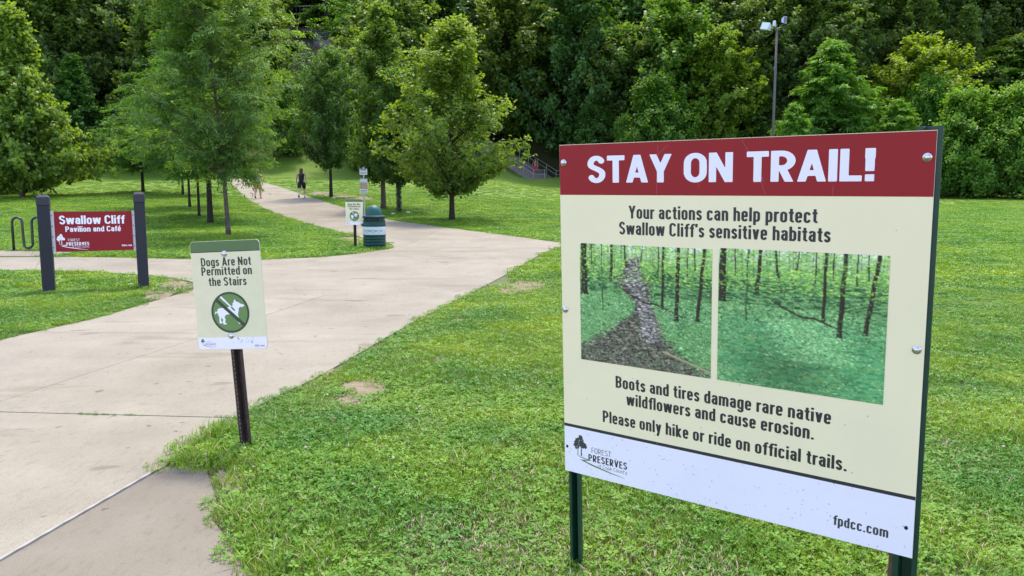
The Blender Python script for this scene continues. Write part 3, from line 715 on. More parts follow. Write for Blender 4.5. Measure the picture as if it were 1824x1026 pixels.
wood(A4, 655, 112, 20, 36, 'rounded bush behind the tall oval tree near the top of the stairs', (.8, 1.0, .55), 'bush', 'bush', 4.7)
wood(A5, 478, 95, 48, 46, 'grey green feathery tree below and left of the lookout platform', (.85, 1.05, .9), rz=.9)
wood(A4, 516, 84, 138, 40, 'bright green bush in the gap between the feathery crown and the dark narrow tree', (1.2, 1.3, .7), 'bush', 'bush', .4)
wood(A4, 560, 96, 132, 50, 'dark green bush below the timber retaining wall', (.7, .9, .6), 'bush', 'bush', 1.4)
wood(A4, 500, 108, 62, 34, 'small bush on the slope between the lookout platform and the timber wall', (.8, 1.0, .75), 'bush', 'bush', 2.4)
wood(A4, 662, 104, 60, 34, 'bright bush beside the upper end of the stairs', (.95, 1.15, .6), 'bush', 'bush', 3.4)
wood(A7, 594, 116, -150, 70, 'tall tree with a dark bare lower trunk at the head of the stairs', (.6, .85, .5), rz=.4)
wood(A3, 530, 132, -150, 70, 'tall tree behind the lookout platform', (.55, .8, .55), rz=1.4)
wood(A2, 470, 120, -120, 70, 'tall dark tree at the top of the bluff left of the lookout platform', (.5, .72, .5), rz=2.4)
wood(A2, 655, 122, -120, 60, 'tree at the top of the bluff right of the stairs', (.7, .95, .5), rz=1.1)
wood(A6, 150, 76, 105, 62, 'slender mid green tree in the gap right of the dense pyramidal tree', (.6, .9, .85), rz=.9)
wood(A6, 208, 80, 180, 34, 'small dark tree in the dark gap left of the big feathery crown', (.55, .85, .8), rz=1.9)
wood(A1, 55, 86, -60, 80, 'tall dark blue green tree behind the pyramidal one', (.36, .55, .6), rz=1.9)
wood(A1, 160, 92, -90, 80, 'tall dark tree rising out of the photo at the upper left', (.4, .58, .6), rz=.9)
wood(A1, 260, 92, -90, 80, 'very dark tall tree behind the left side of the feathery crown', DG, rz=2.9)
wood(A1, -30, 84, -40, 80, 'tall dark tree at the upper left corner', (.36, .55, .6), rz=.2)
# the rest of the wood reads as one mass
def far_wood():
    r = np.random.default_rng(77); P = []
    for y in np.arange(81, 150, 4.6):
        for x in np.arange(-95, 105, 5.4):
            X = x + r.normal(0, 1.5); Y = y + r.normal(0, 1.3)
            d = ST1[:2] - ST0[:2]; Ld = np.hypot(*d); d = d / Ld; s_ = (X - ST0[0]) * d[0] + (Y - ST0[1]) * d[1]; off = abs(-(X - ST0[0]) * d[1] + (Y - ST0[1]) * d[0])
            if off < 6.5 and -6 < s_ < Ld + 3: continue
            pxx = 912 + FPX * X / Y
            if 455 < pxx < 665 and Y < 128: continue
            if Y < 86 and X > -4: continue
            P.append((X, Y))
    P = np.array(P); n = len(P); z = T(P[:, 0], P[:, 1]) - .3
    sc = .75 + .4 * r.random(n); kind = r.integers(0, 12, n)
    ms = [A1[2], A2[2], A3[2], A6[2]]; cols = [(.60, .84, .72), (.78, 1.02, .64), (.84, .86, .56)]
    meshes = [m for c in cols for m in ms]; cc = [c for c in cols for m in ms]
    o = instancer('wood', np.stack([P[:, 0], P[:, 1], z], 1), np.stack([np.zeros(n), np.zeros(n), r.random(n) * 6.28], 1), np.stack([sc, sc, sc * (.9 + .25 * r.random(n))], 1), kind, meshes, colours=cc)
    tag(o, 'dense dark wood covering the steep slope behind the lawn', 'wood')
    # undergrowth closing the foot of the wood
    P = []
    for x in np.arange(-75, 75, 2.6):
        for k in range(2):
            X = x + r.normal(0, .8); Y = 81 + k * 3.5 - (6 * (1 if X < -42 else 0)) + (3 if X > 5 else 0) + r.normal(0, .5)
            if -8 < X < 12 and Y < 93: continue
            if -36 < X < -18 and Y < 90: continue
            P.append((X, Y))
    P = np.array(P); n = len(P); sc = .33 + .25 * r.random(n)
    o = instancer('undergrowth', np.stack([P[:, 0], P[:, 1], T(P[:, 0], P[:, 1]) - .2], 1), np.stack([np.zeros(n), np.zeros(n), r.random(n) * 6.28], 1), np.stack([sc * 1.2, sc * 1.2, sc], 1), r.integers(0, 2, n), [A4[2], A4[2]], colours=[(.6, .85, .5), (.4, .6, .42)])
    tag(o, 'dark undergrowth along the foot of the wooded slope', 'undergrowth')
far_wood()
# ------------------------------------------------------------------ lettering: a bold narrow grotesque drawn as strokes, traced into flat outlines
XH = .735
def _arc(cx, cy, rx, ry, a0, a1, n=14):
    return [(cx + rx * math.cos(math.radians(a0 + (a1 - a0) * i / n)), cy + ry * math.sin(math.radians(a0 + (a1 - a0) * i / n))) for i in range(n + 1)]
def _bz(p0, p1, p2, p3, n=12):
    return [tuple((1 - t) ** 3 * a + 3 * t * (1 - t) ** 2 * b + 3 * t * t * (1 - t) * c + t ** 3 * d for a, b, c, d in zip(p0, p1, p2, p3)) for t in [i / n for i in range(n + 1)]]
def glyph(ch, t, h, k):
    """(width, strokes, (ymin, ymax)); t = upright stroke, h = level stroke, k = width factor"""
    def dims(w): W_ = w * k; return W_, t / 2, W_ - t / 2, W_ / 2
    b = h / 2; c = 1 - h / 2; x = XH - h / 2; D_ = -.25
    def loop(l, r, y0, y1, f=1.0):
        m = (l + r) / 2; rx = (r - l) / 2; ry = min(rx * 1.05 * f, (y1 - y0) / 2)
        return _arc(m, y1 - ry, rx, ry, 0, 180) + _arc(m, y0 + ry, rx, ry, 180, 360) + [(r, y1 - ry)]
    cl = (-9, 9)
    if ch == 'O': W_, l, r, m = dims(.60); return W_, [loop(l, r, b - .01, c + .01)], cl
    if ch == 'T': W_, l, r, m = dims(.52); return W_, [[(m, 0), (m, 1)], [(0, c), (W_, c)]], cl
    if ch == 'I': W_, l, r, m = t, t / 2, t / 2, t / 2; return W_, [[(m, 0), (m, 1)]], cl
    if ch == 'L': W_, l, r, m = dims(.46); return W_, [[(l, 0), (l, 1)], [(0, b), (W_, b)]], cl
    if ch == 'E': W_, l, r, m = dims(.48); return W_, [[(l, 0), (l, 1)], [(0, b), (W_, b)], [(0, c), (W_, c)], [(0, .52), (W_ * .93, .52)]], cl
    if ch == 'F': W_, l, r, m = dims(.46); return W_, [[(l, 0), (l, 1)], [(0, c), (W_, c)], [(0, .5), (W_ * .92, .5)]], cl
    if ch == 'H': W_, l, r, m = dims(.58); return W_, [[(l, 0), (l, 1)], [(r, 0), (r, 1)], [(l, .5), (r, .5)]], cl
    if ch == 'A': W_, l, r, m = dims(.62); e = .12; return W_, [[(l * .95 - e * (m - l), -e), (m, 1 + .02)], [(W_ - l * .95 + e * (m - l), -e), (m, 1 + .02)], [(m - .3 * m, .27), (m + .3 * m, .27)]], (0, 1)
    if ch == 'V': W_, l, r, m = dims(.60); e = .12; return W_, [[(l * .95 - e * (m - l), 1 + e), (m, -.02)], [(W_ - l * .95 + e * (m - l), 1 + e), (m, -.02)]], (0, 1)
    if ch == 'Y': W_, l, r, m = dims(.60); e = .2; return W_, [[(l * .95 - e * (m - l), 1 + e * .6), (m, .40)], [(W_ - l * .95 + e * (m - l), 1 + e * .6), (m, .40)], [(m, 0), (m, .46)]], (0, 1)
    if ch == 'N': W_, l, r, m = dims(.60); return W_, [[(l, 0), (l, 1)], [(r, 0), (r, 1)], [(l * 1.0, 1.0), (r, 0.0)]], (0, 1)
    if ch == 'S':
        W_, l, r, m = dims(.55); ry = .235; rx = (r - l) / 2
        return W_, [_arc(m, c + .01 - ry, rx, ry, 22, 180) + _bz((l, c - ry), (l, .56), (r, .50), (r, b + ry))[1:] + _arc(m, b - .01 + ry, rx, ry, 0, -158)], cl
    if ch == 'C': W_, l, r, m = dims(.57); rx = (r - l) / 2; ry = rx * 1.1; return W_, [_arc(m, c + .01 - ry, rx, ry, 12, 180) + _arc(m, b - .01 + ry, rx, ry, 180, 348)], cl
    if ch == 'G': W_, l, r, m = dims(.59); rx = (r - l) / 2; ry = rx * 1.1; return W_, [_arc(m, c - ry, rx, ry, 12, 180) + _arc(m, b + ry, rx, ry, 180, 345), [(r, .04), (r, .5)], [(m, .47), (r + t / 2, .47)]], cl
    if ch in 'PRB':
        W_, l, r, m = dims(.56); y0 = .44 if ch != 'B' else .52; ry = (c - y0) / 2; rx = min((r - l) * .62, ry * 1.15)
        st = [[(l, 0), (l, 1)], [(l, c), (r - rx, c)] + _arc(r - rx, (c + y0) / 2, rx, ry, 90, -90)[1:] + [(l, y0)]]
        if ch == 'R': st.append([(l + (r - l) * .45, y0), (r + t * .02, -.02 - .1)]); return W_, st, (0, 1)
        if ch == 'B': ry2 = (y0 - b) / 2; rx2 = min((r - l) * .62, ry2 * 1.15); st.append([(l, y0), (r - rx2, y0)] + _arc(r - rx2, (b + y0) / 2, rx2, ry2, 90, -90)[1:] + [(l, b)])
        return W_, st, cl
    if ch == 'D': W_, l, r, m = dims(.58); rx = (r - l) * .75; ry = min(rx * 1.1, (c - b) / 2); return W_, [[(l, 0), (l, 1)], [(l, c), (r - rx, c)] + _arc(r - rx, c - ry, rx, ry, 90, 0) + _arc(r - rx, b + ry, rx, ry, 0, -90) + [(l, b)]], cl
    if ch == '!': W_ = t * 1.12; m = W_ / 2; return W_, [[(m, .31), (m, 1)], [(m, 0), (m, .21)], [(m + t * .06, .7), (m + t * .06, 1)], [(m - t * .06, .7), (m - t * .06, 1)]], cl
    if ch == '.': W_ = t * 1.05; return W_, [[(W_ / 2, 0), (W_ / 2, h * 1.15)]], cl
    if ch in "'’": W_ = t * .95; return W_, [[(W_ / 2, .74), (W_ / 2 + t * .12, 1)]], cl
    if ch == 'i': W_ = t; return W_, [[(t / 2, 0), (t / 2, XH)], [(t / 2, .84), (t / 2, 1)]], cl
    if ch == 'l': W_ = t; return W_, [[(t / 2, 0), (t / 2, 1)]], cl
    if ch == 'o': W_, l, r, m = dims(.50); return W_, [loop(l, r, b - .01, x + .01)], cl
    if ch in 'ceé':
        W_, l, r, m = dims(.48); rx = (r - l) / 2; ry = min(rx * 1.1, (x - b) / 2)
        if ch == 'c': return W_, [_arc(m, x + .01 - ry, rx, ry, 10, 180) + _arc(m, b - .01 + ry, rx, ry, 180, 350)], cl
        st = [[(r, .36), (r, x - ry)] + _arc(m, x + .01 - ry, rx, ry, 0, 180)[1:] + _arc(m, b - .01 + ry, rx, ry, 180, 338), [(l, .37), (r + t * .4, .37)]]
        if ch == 'é': st.append([(m - .02, .82), (m + .13, 1.02)])
        return W_, st, cl
    if ch in 'nhmur':
        W_, l, r, m = dims({'n': .50, 'h': .50, 'm': .78, 'u': .50, 'r': .34}[ch]); top = 1 if ch == 'h' else XH
        if ch == 'r': return W_, [[(l, 0), (l, XH)], _arc(l + (W_ - l) * .95, x - .17, (W_ - l) * .95, .17, 170, 92)], cl
        if ch == 'm':
            g = (r - l) / 2; rx = g / 2; return W_, [[(l, 0), (l, XH)]] + [_arc(l + g * j + rx, x - rx, rx, rx, 180, 0) + [(l + g * (j + 1), 0)] for j in (0, 1)], cl
        rx = (r - l) / 2
        if ch == 'u': return W_, [[(r, 0), (r, XH)], [(l, XH)] + _arc(m, b + rx - .01, rx, rx, 180, 360)], cl
        return W_, [[(l, 0), (l, top)], _arc(m, x + .01 - rx, rx, rx, 180, 0) + [(r, 0)]], cl
    if ch in 'bdpqg':
        W_, l, r, m = dims(.50); s = (l if ch in 'bp' else r); lo = {'b': 0, 'd': 0, 'p': D_, 'q': D_, 'g': -.02}[ch]; hi = {'b': 1, 'd': 1, 'p': XH, 'q': XH, 'g': XH}[ch]
        st = [[(s, lo), (s, hi)], loop(l, r, b - .01, x + .01)]
        if ch == 'g': rx = (r - l) / 2; st.append([(r, XH), (r, -.06)] + _arc(m, -.06, rx, .13, 0, -160))
        return W_, st, cl
    if ch == 'a':
        W_, l, r, m = dims(.48); rx = (r - l) / 2; y1 = .43; ry = (y1 - b) / 2
        return W_, [[(r, 0), (r, x - rx * .9)] + _arc(m, x + .01 - rx * .9, rx, rx * .9, 0, 165)[1:], [(r, y1), (m + .02, y1)] + _arc(m, b + ry, rx, ry, 90, 270)[1:] + [(r, b + .08)]], cl
    if ch == 's':
        W_, l, r, m = dims(.45); ry = .165; rx = (r - l) / 2; return W_, [_arc(m, x + .01 - ry, rx, ry, 20, 180) + _bz((l, x - ry), (l, .41), (r, .37), (r, b + ry))[1:] + _arc(m, b - .01 + ry, rx, ry, 0, -158)], cl
    if ch == 't': W_, l, r, m = dims(.35); s = t * .9; return W_, [[(s, .94), (s, .17)] + _arc(s + .13, b + .1, .13, .10, 180, 268), [(0, x), (W_, x)]], cl
    if ch == 'f': W_, l, r, m = dims(.34); s = t * .95; return W_, [[(s, 0), (s, c - .13)] + _arc(s + .15, c - .12, .15, .12, 180, 85), [(0, x), (W_, x)]], cl
    if ch == 'k': W_, l, r, m = dims(.51); return W_, [[(l, 0), (l, 1)], [(l, .22), (W_ - t * .45, .80)], [(l + (r - l) * .3, .42), (W_ - t * .42, -.08)]], (0, 1 if False else 1)
    if ch == 'v': W_, l, r, m = dims(.50); e = .12; return W_, [[(l * .95 - e * (m - l), XH + e), (m, -.02)], [(W_ - l * .95 + e * (m - l), XH + e), (m, -.02)]], (0, XH)
    if ch == 'y': W_, l, r, m = dims(.50); e = .12; return W_, [[(l * .95 - e * (m - l), XH + e), (m, .03)], [(W_ - l * .95 + e * (m - l), XH + e), (m * .72, -.25)], [(m * .3, -.19), (m * .8, -.19)]], (-.25, XH)
    if ch == 'w': W_, l, r, m = dims(.76); e = .1; q = W_ * .27; return W_, [[(l * .9 - e * (q - l), XH + e), (q, -.02)], [(q, -.02), (m, XH + .02)], [(m, XH + .02), (W_ - q, -.02)], [(W_ - q, -.02), (W_ - l * .9 + e * (q - l), XH + e)]], (0, XH)
    return .3 * k, [], cl
_GC = {}
def glyph_mesh(ch, t, h, k, res):
    key = (ch, t, h, k, res)
    if key in _GC: return _GC[key]
    W_, st, cl = glyph(ch, t, h, k)
    if ch == 'k':                      # the arms stop at the x-height, the stem does not
        st = st
    if not st: _GC[key] = (W_, [], []); return _GC[key]
    y0, y1 = -.34, 1.1; x0, x1 = -.06, W_ + .08; d = 1.0 / res
    xs = np.arange(x0, x1 + d, d); ys = np.arange(y0, y1 + d, d); X, Y = np.meshgrid(xs, ys); F_ = np.full(X.shape, 9.)
    for S_ in st:
        for i in range(len(S_) - 1):
            a = np.array(S_[i]); b_ = np.array(S_[i + 1]); v = b_ - a; Ln = np.hypot(*v)
            if Ln < 1e-6: continue
            v = v / Ln; hw = .5 * math.sqrt((t * v[1]) ** 2 + (h * v[0]) ** 2)
            s_ = (X - a[0]) * v[0] + (Y - a[1]) * v[1]; o_ = np.abs(-(X - a[0]) * v[1] + (Y - a[1]) * v[0])
            F_ = np.minimum(F_, np.maximum(np.maximum(-s_, s_ - Ln), o_ - hw))
            if i > 0:
                F_ = np.minimum(F_, np.hypot(X - a[0], Y - a[1]) - hw)
    hi = np.minimum(cl[1], 9)
    if ch == 'k': F_ = np.where(X > t, np.maximum(F_, Y - XH), F_)
    F_ = np.maximum(F_, np.maximum(cl[0] - Y, Y - hi))
    Vs = []; Fs = []; ins = F_ < 0
    ny_, nx_ = F_.shape
    for j in range(ny_ - 1):
        i = 0
        while i < nx_ - 1:
            q = (ins[j, i], ins[j, i + 1], ins[j + 1, i + 1], ins[j + 1, i])
            if all(q):
                i2 = i
                while i2 < nx_ - 1 and ins[j, i2] and ins[j, i2 + 1] and ins[j + 1, i2 + 1] and ins[j + 1, i2]: i2 += 1
                n = len(Vs); Vs += [(xs[i], ys[j]), (xs[i2], ys[j]), (xs[i2], ys[j + 1]), (xs[i], ys[j + 1])]; Fs.append((n, n + 1, n + 2, n + 3)); i = i2; continue
            if any(q):
                cs = [(xs[i], ys[j], F_[j, i]), (xs[i + 1], ys[j], F_[j, i + 1]), (xs[i + 1], ys[j + 1], F_[j + 1, i + 1]), (xs[i], ys[j + 1], F_[j + 1, i])]; P = []
                for m in range(4):
                    A_, B_ = cs[m], cs[(m + 1) % 4]
                    if A_[2] < 0: P.append(A_[:2])
                    if (A_[2] < 0) != (B_[2] < 0):
                        f = A_[2] / (A_[2] - B_[2]); P.append((A_[0] + (B_[0] - A_[0]) * f, A_[1] + (B_[1] - A_[1]) * f))
                if len(P) > 2: n = len(Vs); Vs += P; Fs.append(tuple(range(n, n + len(P))))
            i += 1
    _GC[key] = (W_, Vs, Fs); return _GC[key]
def lettering(txt, u0, u1, v0, caph, plane, m, parent, t=.15, h=.125, k=.86, gap=.075, space=.24, res=34, off=.0006, name='lettering'):
    """one line of words, set to run exactly from u0 to u1 on a board plane (origin, ex, ez, n)"""
    items = []; x = 0
    for ch in txt:
        if ch == ' ': x += space; continue
        W_, Vs, Fs = glyph_mesh(ch, t, h, k, res); items.append((x, Vs, Fs)); x += W_ + gap
    tot = x - gap; o, ex, ez, n = plane; sx = (u1 - u0) / tot; V_ = []; F_ = []
    for (x0, Vs, Fs) in items:
        b = len(V_)
        for (gx_, gy_) in Vs: V_.append(o + ex * (u0 + (x0 + gx_) * sx) + ez * (v0 + gy_ * caph) + n * off)
        F_ += [tuple(i + b for i in f) for f in Fs]
    return link(name, pyd(name, V_, F_), m, parent)
def flat(pts, plane, off=.0006):
    o, ex, ez, n = plane; mb = MB(); mb.poly(pts); return [o + ex * p[0] + ez * p[1] + n * off for p in mb.v], mb.f
def flat_obj(name, pts, plane, m, parent, off=.0006):
    V_, F_ = flat(pts, plane, off); return link(name, pyd(name, V_, F_), m, parent)
def board_frame(yaw, tilt, roll):
    cy, sy = math.cos(yaw), math.sin(yaw); ex = Vector((cy, sy, 0)); n = Vector((sy, -cy, 0)); ez = Vector((0, 0, 1))
    c, s = math.cos(roll), math.sin(roll); ex, ez = c * ex + s * ez, -s * ex + c * ez
    c, s = math.cos(tilt), math.sin(tilt); ez, n = c * ez + s * n, c * n - s * ez
    return ex, ez, n
def basis(ex, ez, n):
    M_ = Matrix((ex, -n, ez)).transposed(); return M_       # x -> ex, y -> into the board, z -> ez

M_RED = mat('sign_red', (.30, .019, .021), rough=.5, spec=.2, noise=.10, nscale=3)
M_CREAM = mat('sign_cream', (.90, .79, .49), rough=.45, spec=.25, noise=.05, nscale=4)
M_WHITE = mat('sign_white', (.88, .83, .86), rough=.45, spec=.25, noise=.05, nscale=5)
M_BLACK = mat('sign_black', (.025, .025, .025), rough=.5)
M_DGREY = mat('print_dark', (.045, .05, .045), rough=.5)
M_EDGE = mat('board_edge', (.62, .60, .58), rough=.6)
M_PGREEN = mat('post_green_paint', (.010, .052, .026), rough=.45, noise=.35, nscale=30)
M_RUST = mat('rusty_steel', (.075, .042, .027), rough=.75, metal=.15, col2=(.018, .013, .012), nscale=28, bump=.3, bscale=120)
M_BOLT = mat('bolt_steel', (.66, .64, .60), rough=.3, metal=.9)
M_HOLE = mat('dark_hole', (.01, .01, .01), rough=.9)
M_SCRATCH = mat('scratch', (.42, .14, .15), rough=.7)
M_DIRTY = mat('sign_speck', (.22, .22, .22), rough=.9)

def rect(u0, v0, u1, v1): return [(u0, v0), (u1, v0), (u1, v1), (u0, v1)]
def slab_board(name, outline, plane, thick, m_face, parent, edge=M_EDGE):
    """a panel with real thickness behind its printed face"""
    o, ex, ez, n = plane; N_ = len(outline); mb = MB(); mb.poly(outline); F_ = list(mb.f)
    V_ = [o + ex * p[0] + ez * p[1] for p in mb.v]; V_ += [v - n * thick for v in V_]
    F_ += [tuple(i + N_ for i in f[::-1]) for f in mb.f]; F_ += [(i, i + N_, (i + 1) % N_ + N_, (i + 1) % N_) for i in range(N_)]
    me = pyd(name, V_, F_); me.materials.append(m_face); me.materials.append(edge)
    nf = len(mb.f); me.polygons.foreach_set('material_index', [0 if i < nf else 1 for i in range(len(F_))])
    return link(name, me, None, parent)
def bolt(u, v, plane, parent, r=.011, nut=True):
    o, ex, ez, n = plane; mb = MB(); mb.lathe([(0, .008), (r * .5, .0075), (r * .85, .005), (r, .001), (r, 0)], 14)
    if nut: mb.lathe([(r * 1.5, 0), (r * 1.5, .001), (0, .0012)], 16)
    M_ = Matrix((ex, ez, n)).transposed(); me = pyd('bolt', [M_ @ Vector(p) for p in mb.v], mb.f, True)
    ob = link('bolt', me, M_BOLT, parent); ob.location = o + ex * u + ez * v + n * .0008; return ob
def channel(p0, p1, ex, n, w, dep, m, name, parent, holes=True, zface=None):
    """hat-section perforated post from p0 to p1; the web faces -n (away from the board)"""
    mb = MB(); a, b = Vector(p0), Vector(p1); ax = (b - a).normalized(); t_ = .004
    prof = [(-w / 2, 0), (-w * .27, 0), (-w * .2, -dep), (w * .2, -dep), (w * .27, 0), (w / 2, 0)]
    V_ = []
    for P in (a, b):
        for (q, d) in prof: V_.append(P + ex * q + n * d)
        for (q, d) in prof: V_.append(P + ex * q + n * (d - t_))
    k = len(prof); Fs = []
    for i in range(k - 1):
        Fs += [(i, i + 1, 2 * k + i + 1, 2 * k + i), (k + i + 1, k + i, 3 * k + i, 3 * k + i + 1)]
    for P in (0, 2 * k):
        for i in range(k - 1): Fs.append((P + i, P + k + i, P + k + i + 1, P + i + 1))
    Fs += [(0, 2 * k, 3 * k, k), (k - 1, 2 * k - 1, 4 * k - 1, 3 * k - 1)]
    mb.add(V_, Fs); o = mb.build(name, m, parent)
    return o
def s2l(c):
    c = np.asarray(c, float) / 255; return np.where(c <= .04045, c / 12.92, ((c + .055) / 1.055) ** 2.4)
# ------------------------------------------------------------------ printed woodland pictures: flat print, colour per vertex of a fine sheet
M_PRINT = mat('picture_print', (1, 1, 1), spec=.2, rough=.45, attr='ink')
def fbm(x, y, s, seed, o=4):
    v = 0; a = 1; t = 0
    for i in range(o): v = v + a * vnoise(x + 7.3 * i, y + 3.1 * i, s, seed + i); t += a; a *= .62; s *= 2.1
    return v / t
def picture(kind, nx_, ny_):
    """a woodland scene laid down in thousands of small dabs, far to near, like the halftone of a photograph"""
    r = np.random.default_rng(31 + kind); u = (np.arange(nx_) + .5) / nx_; v = (np.arange(ny_) + .5) / ny_; U, V_ = np.meshgrid(u, v)
    n1 = fbm(U, V_, 5, 40); n2 = fbm(U, V_, 22, 50, 3)
    C_ = s2l((70, 120, 72)) * (1 - n1[..., None]) + s2l((120, 172, 112)) * n1[..., None]
    hz = np.clip((.16 - V_) / .16, 0, 1)[..., None] * (.4 + .6 * (n2 > .5)[..., None]); C_ = C_ * (1 - hz) + s2l((204, 226, 222)) * hz
    def dabs(n, u0, u1, v0, v1, w, h, cols, jit=.18, mask=None, slope=0):
        cols = [s2l(c) for c in cols]
        for _ in range(n):
            uu = u0 + (u1 - u0) * r.random(); vv = v0 + (v1 - v0) * r.random()
            if mask is not None and not mask(uu, vv): continue
            ww = max(1, int(w * (.5 + r.random()))); hh = max(1, int(h * (.5 + r.random()))); x = int(uu * nx_); y = int(vv * ny_)
            c = cols[int(r.random() * len(cols))] * (1 + r.normal(0, jit)); k = .55 + .45 * r.random()
            reg = C_[y:y + hh, max(0, x):x + ww]; reg[:] = reg * (1 - k) + np.abs(c) * k
    def trunk(u0, u1, w, v1, colr=(46, 44, 40), v0=0.):
        px_ = w * nx_
        for y in range(int(v0 * ny_), int(v1 * ny_)):
            f = y / ny_ / v1; c = (u0 + (u1 - u0) * f) * nx_ + .5 * math.sin(y * .11 + u0 * 40); hw_ = px_ / 2 * (.85 + .15 * f + .5 * max(0, f - .94) / .06)
            x0, x1 = int(round(c - hw_)), int(round(c + hw_)); x1 = max(x1, x0 + 1); x0 = max(0, x0)
            for x in range(x0, min(nx_, x1)):
                sh = 1.25 - .55 * (x - x0) / max(1, x1 - x0) + r.normal(0, .16); C_[y, x] = s2l(colr) * max(.3, sh)
    far = [(.02, .95)]
    for i in range(34):                        # distant thin stems
        a = r.random(); trunk(a, a + r.normal(0, .008), .006, .16 + .14 * r.random(), (74, 88, 72), 0)
    top = [(150, 200, 96), (120, 184, 84), (96, 160, 74), (172, 214, 118), (70, 128, 66)]
    mid = [(96, 156, 96), (70, 130, 84), (52, 104, 68), (128, 182, 122), (36, 76, 52)]
    low = [(86, 150, 98), (60, 120, 80), (44, 94, 64), (118, 178, 128), (150, 200, 150), (30, 66, 46)]
    dabs(2600, 0, 1, .0, .30, 5, 1.6, top)
    dabs(2600, 0, 1, .20, .52, 4, 1.6, mid)
    dabs(500, 0, 1, .22, .40, 9, 2, [(34, 66, 46), (44, 84, 58)])
    dabs(6200, 0, 1, .42, 1, 3.2, 1.6, low)
    if kind == 1:
        def tr(a, b):
            KV = (.09, .2, .3, .38, .47, .55, .7, .85, 1.); c = float(np.interp(b, KV, (.43, .42, .42, .45, .50, .51, .44, .40, .38))); hf = float(np.interp(b, KV, (.035, .06, .115, .085, .055, .08, .19, .34, .52)))
            return b > .09 and abs(a - c) < hf * (1 + r.normal(0, .14))
        dabs(26000, 0, 1, .09, 1, 5, 1.8, [(62, 64, 60), (80, 82, 78), (104, 108, 100), (48, 50, 48), (34, 36, 34), (140, 142, 130), (56, 58, 54)], mask=tr)
        def wet(a, b): return tr(a, b) and abs(a - float(np.interp(b, (.1, .3, .48, .6, .8), (.43, .42, .51, .54, .56)))) < .06 * (1 + r.normal(0, .3)) and b < .80
        dabs(5200, .25, .75, .10, .78, 5, 1.3, [(168, 170, 180), (130, 132, 142), (100, 100, 108), (206, 208, 214), (66, 66, 70), (52, 52, 54), (88, 86, 84)], mask=wet)
        dabs(1100, 0, 1, .86, 1, 4, 1.5, [(70, 76, 68), (100, 108, 96), (48, 56, 50), (128, 136, 120)], mask=lambda a, b: b > .86 + .06 * (a > .7) + r.normal(0, .02))
        ts = ((.035, .04, .055, .43), (.18, .19, .010, .55, (50, 78, 52)), (.265, .255, .024, .31), (.362, .378, .016, .19), (.655, .65, .021, .48), (.765, .752, .030, .58), (.945, .90, .026, .57), (.10, .10, .010, .2), (.50, .49, .009, .14), (.83, .83, .008, .22), (.62, .62, .010, .26), (.88, .88, .012, .18))
    else:
        dabs(1500, .0, 1, .5, 1, 9, 2.5, [(60, 122, 82), (84, 152, 104)], .1)
        dabs(2600, .30, .85, .48, .78, 4, 1.6, [(150, 206, 150), (120, 184, 126), (96, 160, 106)], mask=lambda a, b: abs(a - .52 - (b - .5) * .5) < .2 * (1 + r.normal(0, .3)))
        dk = np.exp(-(((U - .42) / .26) ** 2 + ((V_ - .86) / .17) ** 2))[..., None]; C_ *= 1 - .42 * dk
        C_ += s2l((40, 170, 110)) * .07 * np.clip((U - .62) / .3, 0, 1)[..., None] * np.clip((V_ - .5) / .3, 0, 1)[..., None]
        ts = ((.03, .028, .05, .40), (.19, .185, .012, .52, (50, 78, 52)), (.27, .25, .026, .32), (.36, .38, .017, .20), (.655, .652, .021, .48), (.765, .745, .030, .58), (.945, .885, .027, .55), (.11, .11, .010, .2), (.50, .49, .009, .14), (.60, .60, .010, .22), (.83, .83, .009, .22), (.70, .70, .010, .2), (.89, .89, .011, .18))
    for t_ in ts: trunk(*t_)
    for i in range(nx_):                       # fallen log
        a = i / nx_
        if .31 < a < .80:
            y = (.33 + .125 * min(1, (a - .31) / .22) ** .8 + .09 * max(0, (a - .6) / .2)) * ny_; hgt = 2.4 if .4 < a < .7 else 1.3
            for q in range(int(y), int(y + hgt) + 1): C_[q, i] = s2l((52, 46, 42)) * (1.2 - .35 * (q - y)) * (1 + r.normal(0, .15))
        if kind == 1 and a > .65:
            y = (.83 + .12 * (a - .65) / .35) * ny_
            for q in range(int(y), int(y + 4)): C_[min(q, ny_ - 1), i] = s2l((132, 132, 108)) * (1.2 - .12 * (q - y)) * (1 + r.normal(0, .1))
    dabs(700, 0, 1, .02, .30, 4, 1.5, top, .15)        # leaves in front of the stems
    dabs(420, 0, 1, .30, .58, 3, 1.4, mid, .15); dabs(500, 0, 1, .50, .70, 3, 1.4, low, .15, mask=lambda a, b: kind == 2 or not tr(a, b))
    B_ = (C_[:-2, 1:-1] + C_[2:, 1:-1] + C_[1:-1, :-2] + C_[1:-1, 2:]) / 4; C_[1:-1, 1:-1] = .45 * C_[1:-1, 1:-1] + .55 * B_      # printed softness
    return np.clip(C_ * np.array([1.62, 1.34, 1.12]), 0, .95)
